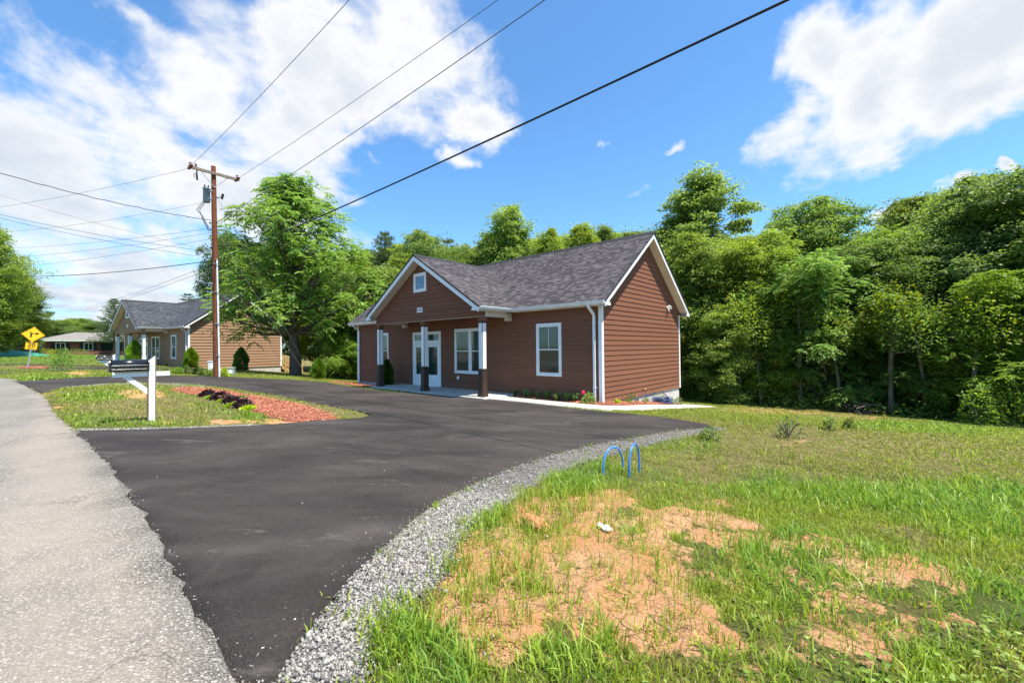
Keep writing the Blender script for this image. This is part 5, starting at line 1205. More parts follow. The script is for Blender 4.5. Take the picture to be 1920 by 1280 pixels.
PT('oval_a', 1720, 27, 362, 'tall leaning-crowned tree left of the sky gap at the upper right', wide=.95)
PT('pine', 1755, 30, 352, 'dark conifer tip poking above the broadleaf crowns at the upper right')
PT('pine', 1688, 32, 372, 'dark conifer left of the taller conifer tip at the upper right')
PT('oval_b', 1800, 24, 352, 'light green tall tree right of the conifer tips', wide=1.05)
PT('open_tall', 1835, 22, 322, 'thin-topped tree whose bare twigs break the skyline near the right edge', wide=1.15)
PT('round_a', 1915, 20, 318, 'tall full tree cut by the right edge of the photo', wide=1.1)
PT('wide_d', 1875, 16.8, 505, 'bright feathery low tree in front of the wood at the right edge', wide=1.)
PT('wide_d', 1700, 19.5, 590, 'low spreading tree at the wood edge between the two bright feathery trees', wide=1.1)
PT('wide_b', 1360, 23, 590, 'low bushy tree at the wood edge nearest the house corner', wide=1.)
PT('wide_d', 1455, 22, 610, 'low bushy tree left of the bright feathery tree', wide=1., rz=1.)
PT('wide_b', 1790, 18.0, 600, 'dark low bushy tree left of the feathery tree at the right edge', wide=.95, rz=4.)
fill = 'fill trees in the shade behind the front row of the wood'
rng = np.random.default_rng(77); flab = 'leafy tree standing behind the front row of the wood, mostly hidden by it'
for i in range(26):
    s_ = rng.uniform(16.5, 27); t_ = -30 + i*1.75 + rng.normal(0, .8)
    x, y = from_st(s_, t_); 
    if y < 10: continue
    hh = rng.uniform(8.5, 10.5) if i % 3 else rng.uniform(9.5, 11.5)
    r = PT(['round_a', 'oval_a', 'round_c', 'oval_b'][i % 4], 960 + 780*x/y, y, 0, flab, group=fill, xy=(x, y), htop=hh, wide=1.15)
# behind the brown house and to its left
PT('oval_b', 958, 43, 384, 'tall pointed tree showing above the house roof between the two ridges', wide=.80)
PT('oval_a', 930, 46, 430, 'shorter tree left of the tall pointed tree behind the roof', wide=1.)
PT('oval_b', 1035, 40, 428, 'slim light tree right of the tall pointed tree behind the roof', wide=.75)
PT('poplar', 1095, 40, 416, 'upright tree behind the middle of the main ridge', wide=.8)
PT('poplar', 1135, 42, 420, 'upright tree behind the main ridge, right of its twin', wide=.7, rz=2.)
PT('oval_a', 1185, 36, 430, 'tree behind the right end of the main ridge', wide=1.)
PT('round_a', 1235, 35, 425, 'rounded tree just above the gable peak of the brown house', wide=.9)
for i, (u, Yd, v, k_) in enumerate(((900, 50, 462, 'oval_a'), (985, 50, 448, 'round_a'), (1010, 46, 455, 'oval_a'), (1060, 47, 445, 'round_a'), (1115, 48, 438, 'oval_b'), (1160, 47, 436, 'round_a'), (1205, 45, 436, 'oval_a'), (1080, 52, 440, 'round_c'), (830, 52, 462, 'oval_b'), (760, 52, 458, 'round_a'), (665, 50, 470, 'oval_a'))):
    PT(k_, u, Yd, v, 'low tree top ' + ['left of the tall pointed tree behind the roof', 'just right of the tall pointed tree behind the roof', 'left of the slim light tree', 'right of the slim light tree', 'between the twin upright trees', 'right of the twin upright trees', 'left of the gable peak', 'behind the left one of the twin upright trees', 'above the porch ridge', 'left of the porch gable peak', 'beside the large roadside tree'][i], wide=1.15, group='far trees closing the gaps behind the dark brown house')
PT('round_a', 795, 46, 430, 'rounded tree above the peak of the porch gable', wide=.8)
PT('pine_sparse', 840, 48, 440, 'small dark conifer-like top between the rounded trees above the porch roof')
PT('round_a', 870, 45, 458, 'low rounded tree above the porch ridge', wide=.7, rz=2.)
PT('pine', 722, 50, 425, 'pale pine standing right of the large roadside tree', wide=.8)
PT('wide_b', 690, 36, 505, 'light green tree between the large roadside tree and the porch gable', wide=1.1)
PT('wide_d', 650, 33, 560, 'bright low feathery tree left of the brown house', wide=1.1)
PT('oval_a', 750, 40, 480, 'mid green tree just left of the porch gable peak', wide=1.1)
PT('round_a', 620, 48, 470, 'tree filling the gap behind the large roadside tree', wide=1.2)
PT('round_a', 560, 52, 470, 'tree directly behind the crown of the large roadside tree', wide=1.2)
PT('round_c', 428, 62, 438, 'large dark round tree behind the lighter brown house and right of the pole', wide=.62)
PT('round_c', 492, 58, 455, 'dark tree between the lighter brown house ridge and the large roadside tree', wide=.9, rz=3.)
PT('round_a', 700, 56, 470, 'tree far behind between the large roadside tree and the porch', wide=1.3)
# left side
PT('oval_a', -25, 46, 408, 'tall dense tree at the left edge, taller than the one beside it', wide=.80)
PT('round_a', -48, 52, 470, 'tree mostly cut off by the left edge', wide=.8)
PT('oval_a', 36, 60, 508, 'broad tree beside the warning sign, right of the tall left-edge tree', wide=.95)
PT('oval_a', -8, 46, 570, 'lower tree in front of the trees at the left edge', wide=1.2)
PT('wide_b', 38, 66, 590, 'low tree left of the brick house end', wide=1.0)
PT('pine', 214, 74, 556, 'pine behind the lighter brown house, right above the brick house roof', wide=1.15)
PT('pine_sparse', 352, 78, 546, 'ragged thin pine showing over the middle of the lighter brown house ridge', wide=1.1)
for i, (u, v, w_) in enumerate(((95, 602, 'above the left end of the brick house roof'), (120, 598, 'second from the left above the brick house roof'), (150, 596, 'above the middle of the brick house roof, tallest there'), (180, 602, 'above the right half of the brick house roof'), (240, 604, 'behind the porch peak of the lighter brown house'), (280, 606, 'hidden behind the lighter brown house roof'), (70, 596, 'just right of the warning sign'))):
    PT('round_a' if i % 2 else 'round_c', u, 120 + 8*(i % 3), v, 'small distant tree '+w_, group='distant tree line behind the brick house', wide=1.6)

# the large roadside tree (feathery leaves, long limbs)
rng = np.random.default_rng(31)
BTX, BTY = -16.0, 30.6; BTH = 14.6
lb = lobes_for(rng, BTH, 3.2, (lambda u: 4.25*math.sqrt(max(.03, 1-((u-.36)/.66)**2))), 84, 1.1, .9)
for (dx, h, l) in ((-4.6, 4.3, .9), (-4.2, 5.4, 1.), (5.2, 4.6, 1.0), (5.4, 6.2, 1.1), (4.6, 7.6, 1.2), (5.9, 5.2, .9), (-1.6, 13.3, .9), (-.4, 13.9, .8), (.7, 13.2, .9), (2.6, 11.8, .9), (-3.0, 11.6, .7), (4.4, 9.6, .9), (-3.8, 9.6, .8)):
    lb.append((np.array([dx, rng.uniform(-1, 1), h]), np.array([l, l, l*.9])))
cm = crown_mesh('crown', rng, lb, 19, 22, .24, LEAF_D, 'pinnate'); tmesh = trunk_mesh('trunk', rng, BTH, .40, lb, BARK2, 4.2, lean=-.012, flare=1.45, bare=.84)
bt = empty('tree', (BTX, BTY, H(BTX, BTY)-.05), math.atan2(-BTX, BTY)*0 + .48, 'large leafy roadside tree with dark forked trunk, behind the pole guy wires', 'tree'); bt.scale = (1.0, .78, 1.0); link('trunk', tmesh, bt); link('crown', cm, bt)

# shrubs: arborvitae
def arbor_mesh(seed, h, r, mat, n=9000, bottom=.05):
    rng = np.random.default_rng(seed); u = rng.random(n)**.9; z = bottom + u*(h-bottom); prof = r*np.clip(np.sin(np.pi*np.clip(.22+.78*u, 0, 1))**.8*1.08, 0.02, 1); a = rng.uniform(0, 2*np.pi, n)
    lump = 1+.12*np.sin(a*3+z*7)+.08*np.sin(a*5-z*11); rr = prof*lump*rng.uniform(.62, 1.03, n)
    P = np.stack([rr*np.cos(a), rr*np.sin(a), z], 1); D = unit(np.stack([np.cos(a)*.6, np.sin(a)*.6, np.full(n, 1.1)], 1) + rng.normal(size=(n, 3))*.25); N = unit(np.stack([np.cos(a+1.3), np.sin(a+1.3), np.zeros(n)], 1) + rng.normal(size=(n, 3))*.4)
    L = .10*rng.uniform(.7, 1.3, n); return quads_mesh('foliage', leaf_quads(P, D, N, L, L*.45, 0), np.clip(rng.beta(2, 3, n) + .15*np.sin(a*3+z*7), 0, 1), mat)
def arbor(x, y, h, r, label, mat=ARBOR, seed=1, z=None):
    z = H(x, y) if z is None else z
    e = empty('arborvitae_shrub', (x, y, z), 0, label, 'shrub', 'pointed evergreen shrubs beside the houses'); o = link('foliage', arbor_mesh(seed, h, r, mat), e)
    MB().tube([(0,0,-.1), (0,0,h*.7)], [.03, .012], 6).build('stem', BARK2, e); return e
x, y = from_st(-.95, 10.75); x, y = from_st(-.80, 11.9); arbor(x, y, 1.42, .29, 'dark pointed evergreen shrub by the left porch column of the dark brown house', seed=2)
def at_ground(u, Y): x = (u-960)/F_PX*Y; return x, Y
x, y = at_ground(597, 27.5); arbor(x, y, 1.35, .40, 'small green pointed shrub on the lawn right of the large tree trunk', ARBOR_B, 3)
x, y = at_ground(452, 31.5); arbor(x, y, 1.75, .45, 'dark pointed shrub in front of the tan side wall, right of the utility pole', ARBOR, 4)
x, y = at_ground(358, 31.8); arbor(x, y, 1.55, .42, 'green pointed shrub at the near corner of the lighter brown house', ARBOR_B, 5)
x, y = at_ground(252, 34.0); arbor(x, y, 2.0, .52, 'bright green cone shrub in front of the porch of the lighter brown house', ARBOR_B, 6)
# loose leafy shrubs and saplings
def bush_mesh(seed, h, r, mat, n=900, L=.07, flat=1., low=.0):
    rng = np.random.default_rng(seed); d = unit(rng.normal(size=(n, 3))); d[:, 2] = np.abs(d[:, 2]); rr = rng.uniform(.35, 1., (n, 1))**.5
    P = d*rr*np.array([r, r, h*(1-low)]) + [0, 0, h*low]; P *= 1 + .18*np.sin(P[:, :1]*9)*np.cos(P[:, 1:2]*8)
    D = unit(d + rng.normal(size=(n, 3))*.5); N = unit(rng.normal(size=(n, 3))*.5 + [0, 0, 1]); l = L*rng.uniform(.7, 1.3, n)
    return quads_mesh('foliage', leaf_quads(P, D, N, l, l*.55, .2), rng.beta(2, 2.5, n), mat)
def bush(name, x, y, h, r, mat, label, cat='shrub', seed=1, n=900, L=.07, group=None, low=.0, stems=5, z=None):
    e = empty(name, (x, y, H(x, y) if z is None else z), 0, label, cat, group); link('foliage', bush_mesh(seed, h, r, mat, n, L, low=low), e)
    rg = random.Random(seed); k = MB()
    for i in range(stems):
        a = rg.uniform(0, 6.28); k.tube([(0,0,-.05), (math.cos(a)*r*.3, math.sin(a)*r*.3, h*.4), (math.cos(a)*r*.7, math.sin(a)*r*.7, h*.8)], [.012, .008, .003], 5)
    k.build('stem', BARK, e); return e
q = ground_at(117, 696); bush('sapling', q[0], q[1], 1.2, .48, LEAF_D, 'young leafy sapling on the verge between the road sign and the mailboxes', 'sapling', 11, 620, .12, low=.15)
# flower island: purple and lime plants
for i, (u, v, w, m_, lab) in enumerate(((388, 744, .30, PURPLE, 'dark purple-leaved plant at the far left end of the island bed'), (394, 749, .17, LIME, 'lime green plant between the two left-hand purple plants'),
        (412, 750, .34, PURPLE, 'largest dark purple plant, second from the left in the island bed'), (418, 756, .16, LIME, 'lime green clump in front of the second purple plant'), (432, 757, .28, PURPLE, 'dark purple plant, third from the left in the island bed'),
        (438, 764, .24, LIME, 'broad lime green clump before the right-hand purple plants'), (453, 765, .30, PURPLE, 'dark purple plant at the right end of the planted row'), (465, 770, .20, LIME, 'lime green clump nearest the bare mulch'), (452, 751, .2, TUFT, 'green leafy clump behind the right-hand purple plants'))):
    q = ground_at(u, v); w *= .74; bush('bedding_plant', q[0], q[1], w*.85 if m_ is PURPLE else w*.5, w, m_, lab, 'bedding plant', 40+i, 420, .085, 'bedding plants on the island', stems=4, z=q[2]+.03)
def tuft_mesh(seed, h, r, mat, n=46, W=.012):
    rng = np.random.default_rng(seed); a = rng.uniform(0, 2*np.pi, n); V = []; 
    for i in range(n):
        out = r*rng.uniform(.2, 1); hh = h*rng.uniform(.6, 1.1); d = np.array([math.cos(a[i]), math.sin(a[i]), 0]); s = np.array([-d[1], d[0], 0])*W
        p0 = d*.02; p1 = d*out*.5 + [0, 0, hh*.75]; p2 = d*out + [0, 0, hh*.75 - hh*.35*rng.random()]
        V += [p0-s, p0+s, p1+s*.8, p1-s*.8, p1-s*.8, p1+s*.8, p2+s*.1, p2-s*.1]
    return quads_mesh('leaves', np.array(V), np.repeat(rng.random(n), 2), mat)
tfm = [tuft_mesh(60+i, .26, .24, TUFT) for i in range(3)]
def st_u(u, s, along_side=False):
    best = None
    for k_ in np.linspace(-2 if along_side else -1, 20, 2101):
        p_ = from_st(k_, s) if along_side else from_st(s, k_)
        if p_[1] < 1: continue
        uu = project(np.array(p_[0]), np.array(p_[1]), Hf(*p_))[0]
        if best is None or abs(uu-u) < best[0]: best = (abs(uu-u), p_)
    p_ = best[1]; return (p_[0], p_[1], H(*p_))
for i, (u, v, lab) in enumerate(((966, 734, 'darkest grassy tuft at the porch end of the bed under the front wall'), (986, 737, 'grassy tuft second from the porch in the bed under the front wall'), (1007, 739, 'grassy tuft third from the porch in the bed under the front wall'), (1026, 742, 'grassy tuft below the left side of the right-hand window'),
        (1046, 745, 'grassy tuft below the right side of the right-hand window'), (1064, 746, 'grassy tuft fourth from the downspout'), (1044, 750, 'small grassy tuft at the path edge in front of the bed'), (1077, 748, 'yellowish grassy tuft where the mulch turns bright red'), (990, 741, 'flattened small tuft near the porch end'))):
    q = st_u(u, -.30 if v != 750 else -.62); o = link('grass_tuft', tfm[i % 3], loc=(q[0], q[1], q[2]+.05)); o.rotation_euler.z = i*1.1; o.scale = (1.15+.2*(i % 2),)*3; tag(o, lab, 'ornamental grass', 'grassy tufts in the bed under the front wall')
q = st_u(1103, -.42); e = bush('flowering_plant', q[0], q[1], .34, .22, LEAF_B, 'yellow-green plant with a red flower beside the downspout', 'flower', 71, 260, .08, z=q[2]+.04)
RED = paint('crimson_petals', (.62, .01, .07), .5, .1, .1); rngp = np.random.default_rng(5); k = MB()
for i in range(40):
    d = Vector(rngp.normal(size=3).tolist()).normalized(); c = Vector((-.17, -.05, .37)) + d*.055; s1 = d.orthogonal().normalized()*.026; s2 = d.cross(s1).normalized()*.026; k.add([c-s1, c+s2, c+s1+d*.01, c-s2], [(0,1,2,3)])
k.build('flower_head', RED, e, recalc=False)
for i, (u, v, h, lab) in enumerate(((1183, 752, .40, 'small upright dark shrub in the red mulch by the side wall'), (1157, 758, .16, 'tiny yellowish plant in the red mulch nearest the house corner'), (1177, 757, .15, 'low yellow-green plant beside the small upright shrub'), (1210, 757, .22, 'bright green plant in front of the coiled hose'), (1237, 750, .50, 'narrow upright weed against the parged foundation wall right of the hose'), (1257, 758, .26, 'small brownish plant near the far foundation corner'), (1271, 757, .34, 'brown twiggy plant at the far foundation corner'))):
    q = st_u(u, -.45 if v > 755 else -.25, True); bush('small_plant', q[0], q[1], h, h*.45+.03, [ARBOR, LIME, LEAF_B, LEAF_D, LEAF_A, TUFT, LEAF_C][i], lab, 'plant', 80+i, 200, .06, 'small plants in the bed along the side wall', z=q[2]+.03)
for i, (u, v, h, r, lab) in enumerate(((1477, 821, .42, .26, 'largest of three twiggy young shrubs on the right lawn'), (1553, 806, .30, .16, 'middle one of three twiggy young shrubs on the right lawn'), (1592, 803, .26, .12, 'smallest and rightmost of three twiggy young shrubs on the right lawn'))):
    q = ground_at(u, v); bush('young_shrub', q[0], q[1], h, r, [NEEDLE, LEAF_A, LEAF_C][i], lab, 'young shrub', 90+i, 260, .05, 'young shrubs planted on the right lawn', stems=9)
q = ground_at(1328, 826); bush('weed_clump', q[0], q[1], .26, .2, LEAF_C, 'dark weed clump beside the far tip of the driveway', 'weed', 95, 300, .06)
for i, (u, v, h, r, m_, lab) in enumerate(((330, 701, .42, .35, LEAF_D, 'leftmost low plant on the strip beyond the driveway loop'), (345, 700, .50, .40, LEAF_A, 'low bushy plant on the strip left of the utility cabinet'), (371, 702, .5, .28, LEAF_C, 'dark low plant just left of the utility cabinet'), (386, 703, .3, .3, LEAF_B, 'light low plant at the foot of the utility cabinet'), (402, 704, .5, .35, LEAF_A, 'weeds growing round the foot of the utility pole'), (308, 702, .25, .3, LEAF_B, 'small pale plant farthest left on the strip beyond the driveway loop'), (420, 706, .5, .25, LIME, 'yellowish weed right of the utility pole foot'))):
    q = ground_at(u, v); bush('verge_plant', q[0], q[1], h, r, m_, lab, 'plant', 100+i, 420, .10, 'plants on the strip beyond the driveway loop')
for i, (u, v, h, r, m_, lab) in enumerate(((262, 693, .5, .5, TUFT, 'dark low shrub under the front windows of the lighter brown house'), (335, 688, .5, .45, LIME, 'yellow-green low shrub beside the downspout of the lighter brown house'), (78, 661, 1.1, 1.2, LEAF_B, 'low shrub at the left end of the brick house'), (105, 662, .8, 1.0, LIME, 'yellow flowering clump in front of the brick house'), (143, 662, 1.0, 1.6, LEAF_A, 'broad low shrub before the middle of the brick house'), (117, 662, .9, 1., LEAF_C, 'dark shrub between the yellow clump and the middle shrub of the brick house'))):
    q = at(u, v, 36 if u > 200 else 69); bush('low_shrub', q[0], q[1]-(0 if u < 200 else .6), h, r, m_, lab, 'shrub', 120+i, 700, .14, z=None)
# wood-edge weeds and undergrowth: countable tall weeds by the right edge, the rest one mass
for i, (u, v, h, r, lab) in enumerate(((1850, 798, 1.5, .55, 'tall bright weed spire standing before the dark wood near the right edge'), (1765, 785, 1.0, .4, 'shorter bright weed spire left of the tall one near the right edge'), (1905, 800, 1.3, .9, 'bushy bluish-green weeds at the right edge of the lawn'), (1690, 776, .9, .7, 'dark green weed mound at the wood edge right of the brush pile'), (1435, 750, .9, .9, 'pale flowering weeds at the wood edge left of the pale trunk'))):
    q = ground_at(u, v); bush('tall_weed', q[0], q[1]+.2, h, r, [LEAF_D, LEAF_D, LEAF_A, LEAF_C, LEAF_B][i], lab, 'weed', 130+i, 900, .12, 'weeds along the wood edge')
for i, (u, Yd, hh, r0_, ln_) in enumerate(((1385, 22.6, 6.5, .07, .6), (1425, 21.8, 5.5, .05, -.5), (1498, 21.2, 7.5, .11, .2), (1520, 22.0, 6.0, .06, .9), (1575, 20.2, 5.2, .07, -.7), (1668, 18.6, 6.2, .09, .4), (1735, 17.9, 5.0, .06, -.5), (1820, 16.6, 5.5, .08, .8), (1320, 23.6, 6.0, .06, .3))):
    x, y = (u-960)/F_PX*Yd, Yd; k = MB(); k.tube([(0, 0, -.2), (ln_*.15, .05, hh*.3), (ln_*.5, .1, hh*.62), (ln_*.8, .15, hh*.80)], [r0_*1.25, r0_, r0_*.7, r0_*.2], 9)
    rgs = random.Random(i)
    for j in range(7):
        z_ = hh*(.35+.08*j); a_ = rgs.uniform(0, 6.28); l_ = rgs.uniform(.5, 1.3); b_ = Vector((ln_*z_/hh, .1, z_)); k.tube([b_, b_ + Vector((math.cos(a_)*l_*.5, math.sin(a_)*l_*.5, l_*.12)), b_ + Vector((math.cos(a_)*l_, math.sin(a_)*l_, l_*.35))], [r0_*.35, r0_*.22, .006], 5)
    e = empty('young_tree', (x, y, H(x, y)), 0, ['slim', 'thin leaning', 'pale straight', 'thin', 'low leaning', 'pale', 'dark thin', 'leaning', 'thin shaded'][i] + ' stemmed young tree at the wood edge, ' + ['left of the middle', 'left of the pale straight one', 'under the bright feathery tree', 'just right of the pale straight one', 'by the brush pile', 'between the feathery trees', 'before the dark gap', 'near the tall weed spire', 'nearest the house'][i], 'young tree', 'young stems along the wood edge')
    k.build('trunk', BARK, e); d_ = bush_mesh(200+i, 2.4, 1.25, [LEAF_D, LEAF_B, LEAF_A][i % 3], 2100, .15); d_.transform(Matrix.Translation((ln_*.7, .15, hh*.56))); link('crown', d_, e)
k = MB(); rg = random.Random(8); q = ground_at(1618, 776)
for i in range(34):
    a = rg.uniform(0, 3.14); l = rg.uniform(.5, 1.3); c = Vector((rg.gauss(0, .35), rg.gauss(0, .3), rg.uniform(.02, .45))); d = Vector((math.cos(a), math.sin(a), rg.uniform(-.25, .45)))*l*.5; k.tube([c-d, c+Vector((0,0,.04)), c+d], [.02, .016, .006], 5)
o = k.build('brush_pile', BARK, loc=(q[0], q[1]+.3, q[2])); tag(o, 'pile of dead branches at the wood edge below the bright feathery tree', 'brush pile')
def undergrowth():
    rng = np.random.default_rng(9); P = []; n = 1500
    t_ = rng.uniform(-34, 40, n); s_ = 12.6 + .5*np.sin(t_*.9) + .35*np.sin(t_*2.3) + np.abs(rng.normal(0, 1.5, n)) + np.where(t_ > 6, 1.5, 0)
    X, Y = from_st(s_, t_); Z = Hf(X, Y); ok = Y > 8; X, Y, Z = X[ok], Y[ok], Z[ok]; hh = rng.uniform(.25, 1.3, len(X))*(.6+.4*np.sin(X*1.3)**2); m = 46
    C = np.stack([X, Y, Z], 1); off = rng.normal(size=(len(X), m, 3)); off[:, :, 2] = np.abs(off[:, :, 2]); pp = C[:, None] + off*np.stack([.4+.2*hh, .4+.2*hh, hh*.5], 1)[:, None]
    P = pp.reshape(-1, 3); D = unit(rng.normal(size=P.shape) + [0, 0, .4]); N = unit(rng.normal(size=P.shape)*.6 + [0, 0, 1]); l = .15*rng.uniform(.6, 1.4, len(P))
    tn = np.repeat(np.clip(rng.normal(.4, .22, len(X)), 0, 1), m)*.6 + rng.random(len(P))*.4
    return quads_mesh('undergrowth', leaf_quads(P, D, N, l, l*.6), tn, LEAF_A)
tag(link('undergrowth', undergrowth()), 'tangled green undergrowth along the foot of the wood', 'undergrowth', kind='stuff')

# ---------------------------------------------------------------- grass blades, straw, gravel stones
def free_mask(X, Y, polys, margin=0.):
    ok = np.ones(len(X), bool)
    for P in polys:
        P = np.array(P); P = P[::2] if len(P) > 160 else P; ok &= ~in_poly(X, Y, P)
    return ok
HARD = [ROAD, DRIVE, GRAVEL, WALKP, ISL_M1, smooth_poly(BED_R, .3), smooth_poly(BED_L, .3)]
HOUSE_FP = [from_st(-.05, -.05), from_st(D_+.05, -.05), from_st(D_+.05, L_+.05), from_st(-.05, L_+.05)]
def scatter(n, y0, y1, u0, u1, rng):
    """random ground points, even over the ground, inside a wedge of view plus a wide margin"""
    a = rng.uniform(y0**2, y1**2, n)**.5; w = rng.uniform((u0-960)/F_PX, (u1-960)/F_PX, n); return a*w, a
def lumpf(x, y, f): return np.sin(x*f+1.3*np.sin(y*f*.7))*np.sin(y*f*1.1+1.7*np.sin(x*f*.6+2))
def blades(name, spec, seed, label, cat='grass'):
    rng = np.random.default_rng(seed); VV = []; CC = []
    for (n, y0, y1, u0, u1, mode) in spec:
        X, Y = scatter(n, y0, y1, u0, u1, rng); jx, jy = rng.normal(0, .10, (2, len(X))); ok = free_mask(X, Y, [p for p in HARD if p is not GRAVEL] + [HOUSE_FP]) & (free_mask(X+jx, Y+jy, [GRAVEL]) | (rng.random(len(X)) < (.02 if mode != 'short' else .0))); X, Y = X[ok], Y[ok]
        so_, lu, stt = zones(X, Y); soil = so_ + .8*(lumpf(X, Y, 3.1)*.4 + lumpf(X+5, Y, 7.7)*.45 + lumpf(Y, X, 17.)*.45); soil = np.clip((soil-.2)/.5, 0, 1)
        cl = .5+.5*lumpf(X+1, Y+2, 4.3); dist = np.hypot(X, Y)
        if mode == 'tuft':
            keep = rng.random(len(X)) < np.clip(.09 + .70*lu*(.2+1.1*cl) + .10*cl, 0, 1)*(1-.55*soil*(1-lu*.6)); nb = 9
        elif mode == 'short': keep = rng.random(len(X)) < (1-.90*soil)*(.35+.6*cl); nb = 5
        elif mode == 'sprig': keep = rng.random(len(X)) < soil*.9; nb = 5
        X, Y, so2, lu, stt, dist, cl = X[keep], Y[keep], soil[keep], lu[keep], stt[keep], dist[keep], cl[keep]
        m = len(X)
        if mode == 'tuft': hh = rng.uniform(.05, .17, m)*(.55+.65*lu); ww = .0052; spr = .045
        elif mode == 'short': hh = rng.uniform(.025, .065, m)*(1+.5*lu); ww = .0028; spr = .035
        else: hh = rng.uniform(.07, .25, m); ww = .0030; spr = .02
        ww = ww*np.maximum(1, dist/5.5); Z = Hf(X, Y)
        tone = rng.beta(2, 2, m); base = np.stack([.16+.22*tone, .25+.20*tone, .022+.030*tone], 1)
        dry = np.clip(stt*.75 + .25*(1-cl) - lu*.6 + (.15 if mode == 'short' else -.1), 0, 1)[:, None]*rng.uniform(.3, 1, (m, 1))
        base = base*(1-dry) + np.array([.34, .27, .10])*dry
        bl = np.clip(lu[:, None]*rng.uniform(0, 1, (m, 1)), 0, 1); base = base*(1-.6*bl) + np.array([.13, .34, .06])*.6*bl
        P = np.repeat(np.stack([X, Y, Z], 1), nb, 0) + rng.normal(size=(m*nb, 3))*np.array([spr, spr, 0])*np.maximum(1, np.repeat(dist, nb)/7)[:, None]
        Hh = np.repeat(hh, nb)*rng.uniform(.5, 1.15, m*nb); a = rng.uniform(0, 2*np.pi, m*nb); ln = rng.uniform(.1, .95, m*nb)*Hh; d = np.stack([np.cos(a), np.sin(a), 0*a], 1)
        fa = a + rng.normal(0, .8, m*nb) + 1.57; s = np.stack([np.cos(fa), np.sin(fa), 0*fa], 1)*np.repeat(np.atleast_1d(ww)*np.ones(m), nb)[:, None]
        p1 = P + d*(ln*.35)[:, None] + np.array([0, 0, 1])*(Hh*.6)[:, None]; p2 = P + d*ln[:, None] + np.array([0, 0, 1])*(Hh*(1-.25*ln/Hh))[:, None]; P[:, 2] -= .012
        V = np.stack([P-s, P+s, p1+s*.8, p1-s*.8, p2], 1).reshape(-1, 3); VV.append(V); col = np.repeat(base, nb, 0)*rng.uniform(.75, 1.25, (m*nb, 1)); CC.append(np.repeat(col, 2, 0))
    V = np.vstack(VV); n = len(V)//5; b = np.arange(n)[:, None]*5; loops = np.hstack([b + np.array([[0, 1, 2, 3]]), b + np.array([[3, 2, 4]])]).ravel(); sizes = np.tile([4, 3], n)
    me = np_mesh(name, V, loops, {'bcol': ('FACE', np.vstack(CC))}, BLADE, False, sizes)
    o = link(name, me); tag(o, label, cat, kind='stuff'); return o
blades('lawn_grass', [(44000, 1.2, 5, 700, 2150, 'short'), (56000, 5, 14, 900, 2200, 'short'), (30000, 14, 27, 1200, 2100, 'short'), (34000, 6, 26, -60, 760, 'short'), (9000, 5, 34, 250, 700, 'short'), (16000, 17, 60, -100, 700, 'short')], 3, 'short green and straw-coloured lawn grass over the ground')
blades('tall_grass', [(12500, 1.2, 5, 500, 2150, 'tuft'), (9500, 5, 13, 850, 2200, 'tuft'), (5500, 6, 20, 40, 760, 'tuft'), (7000, 1.2, 7, 800, 2100, 'sprig')], 4, 'taller rank grass and weeds in clumps on the bank')
def straw():
    rng = np.random.default_rng(12); VV = []; CC = []
    for (n, y0, y1, u0, u1) in ((26000, 1.2, 9, 650, 2150), (26000, 5, 18, 200, 2150)):
        X, Y = scatter(n, y0, y1, u0, u1, rng); ok = free_mask(X, Y, [ROAD, DRIVE, WALKP, HOUSE_FP]); X, Y = X[ok], Y[ok]
        _, lu, stt = zones(X, Y); k = rng.random(len(X)) < (.22+.6*stt)*(1-.6*_); X, Y = X[k], Y[k]; m = len(X); dist = np.hypot(X, Y)
        P = np.stack([X, Y, Hf(X, Y)+rng.uniform(.012, .035, m)], 1); a = rng.uniform(0, 6.28, m); d = np.stack([np.cos(a), np.sin(a), rng.uniform(-.1, .25, m)], 1)
        l = rng.uniform(.04, .11, m)*np.maximum(1, dist/8); VV.append(leaf_quads(P, d, np.tile([0, 0, 1.], (m, 1)) + rng.normal(size=(m, 3))*.3, l, .0045*np.maximum(1, dist/5), 0)); CC.append(np.array([.46, .37, .20])*rng.uniform(.55, 1.15, (m, 1)))
    V = np.vstack(VV); me = np_mesh('straw', V, np.arange(len(V)).reshape(-1, 4), {'bcol': ('FACE', np.vstack(CC))}, BLADE)
    tag(link('straw', me), 'dry straw and clippings lying over the lawn and bare soil', 'straw', kind='stuff')
straw()
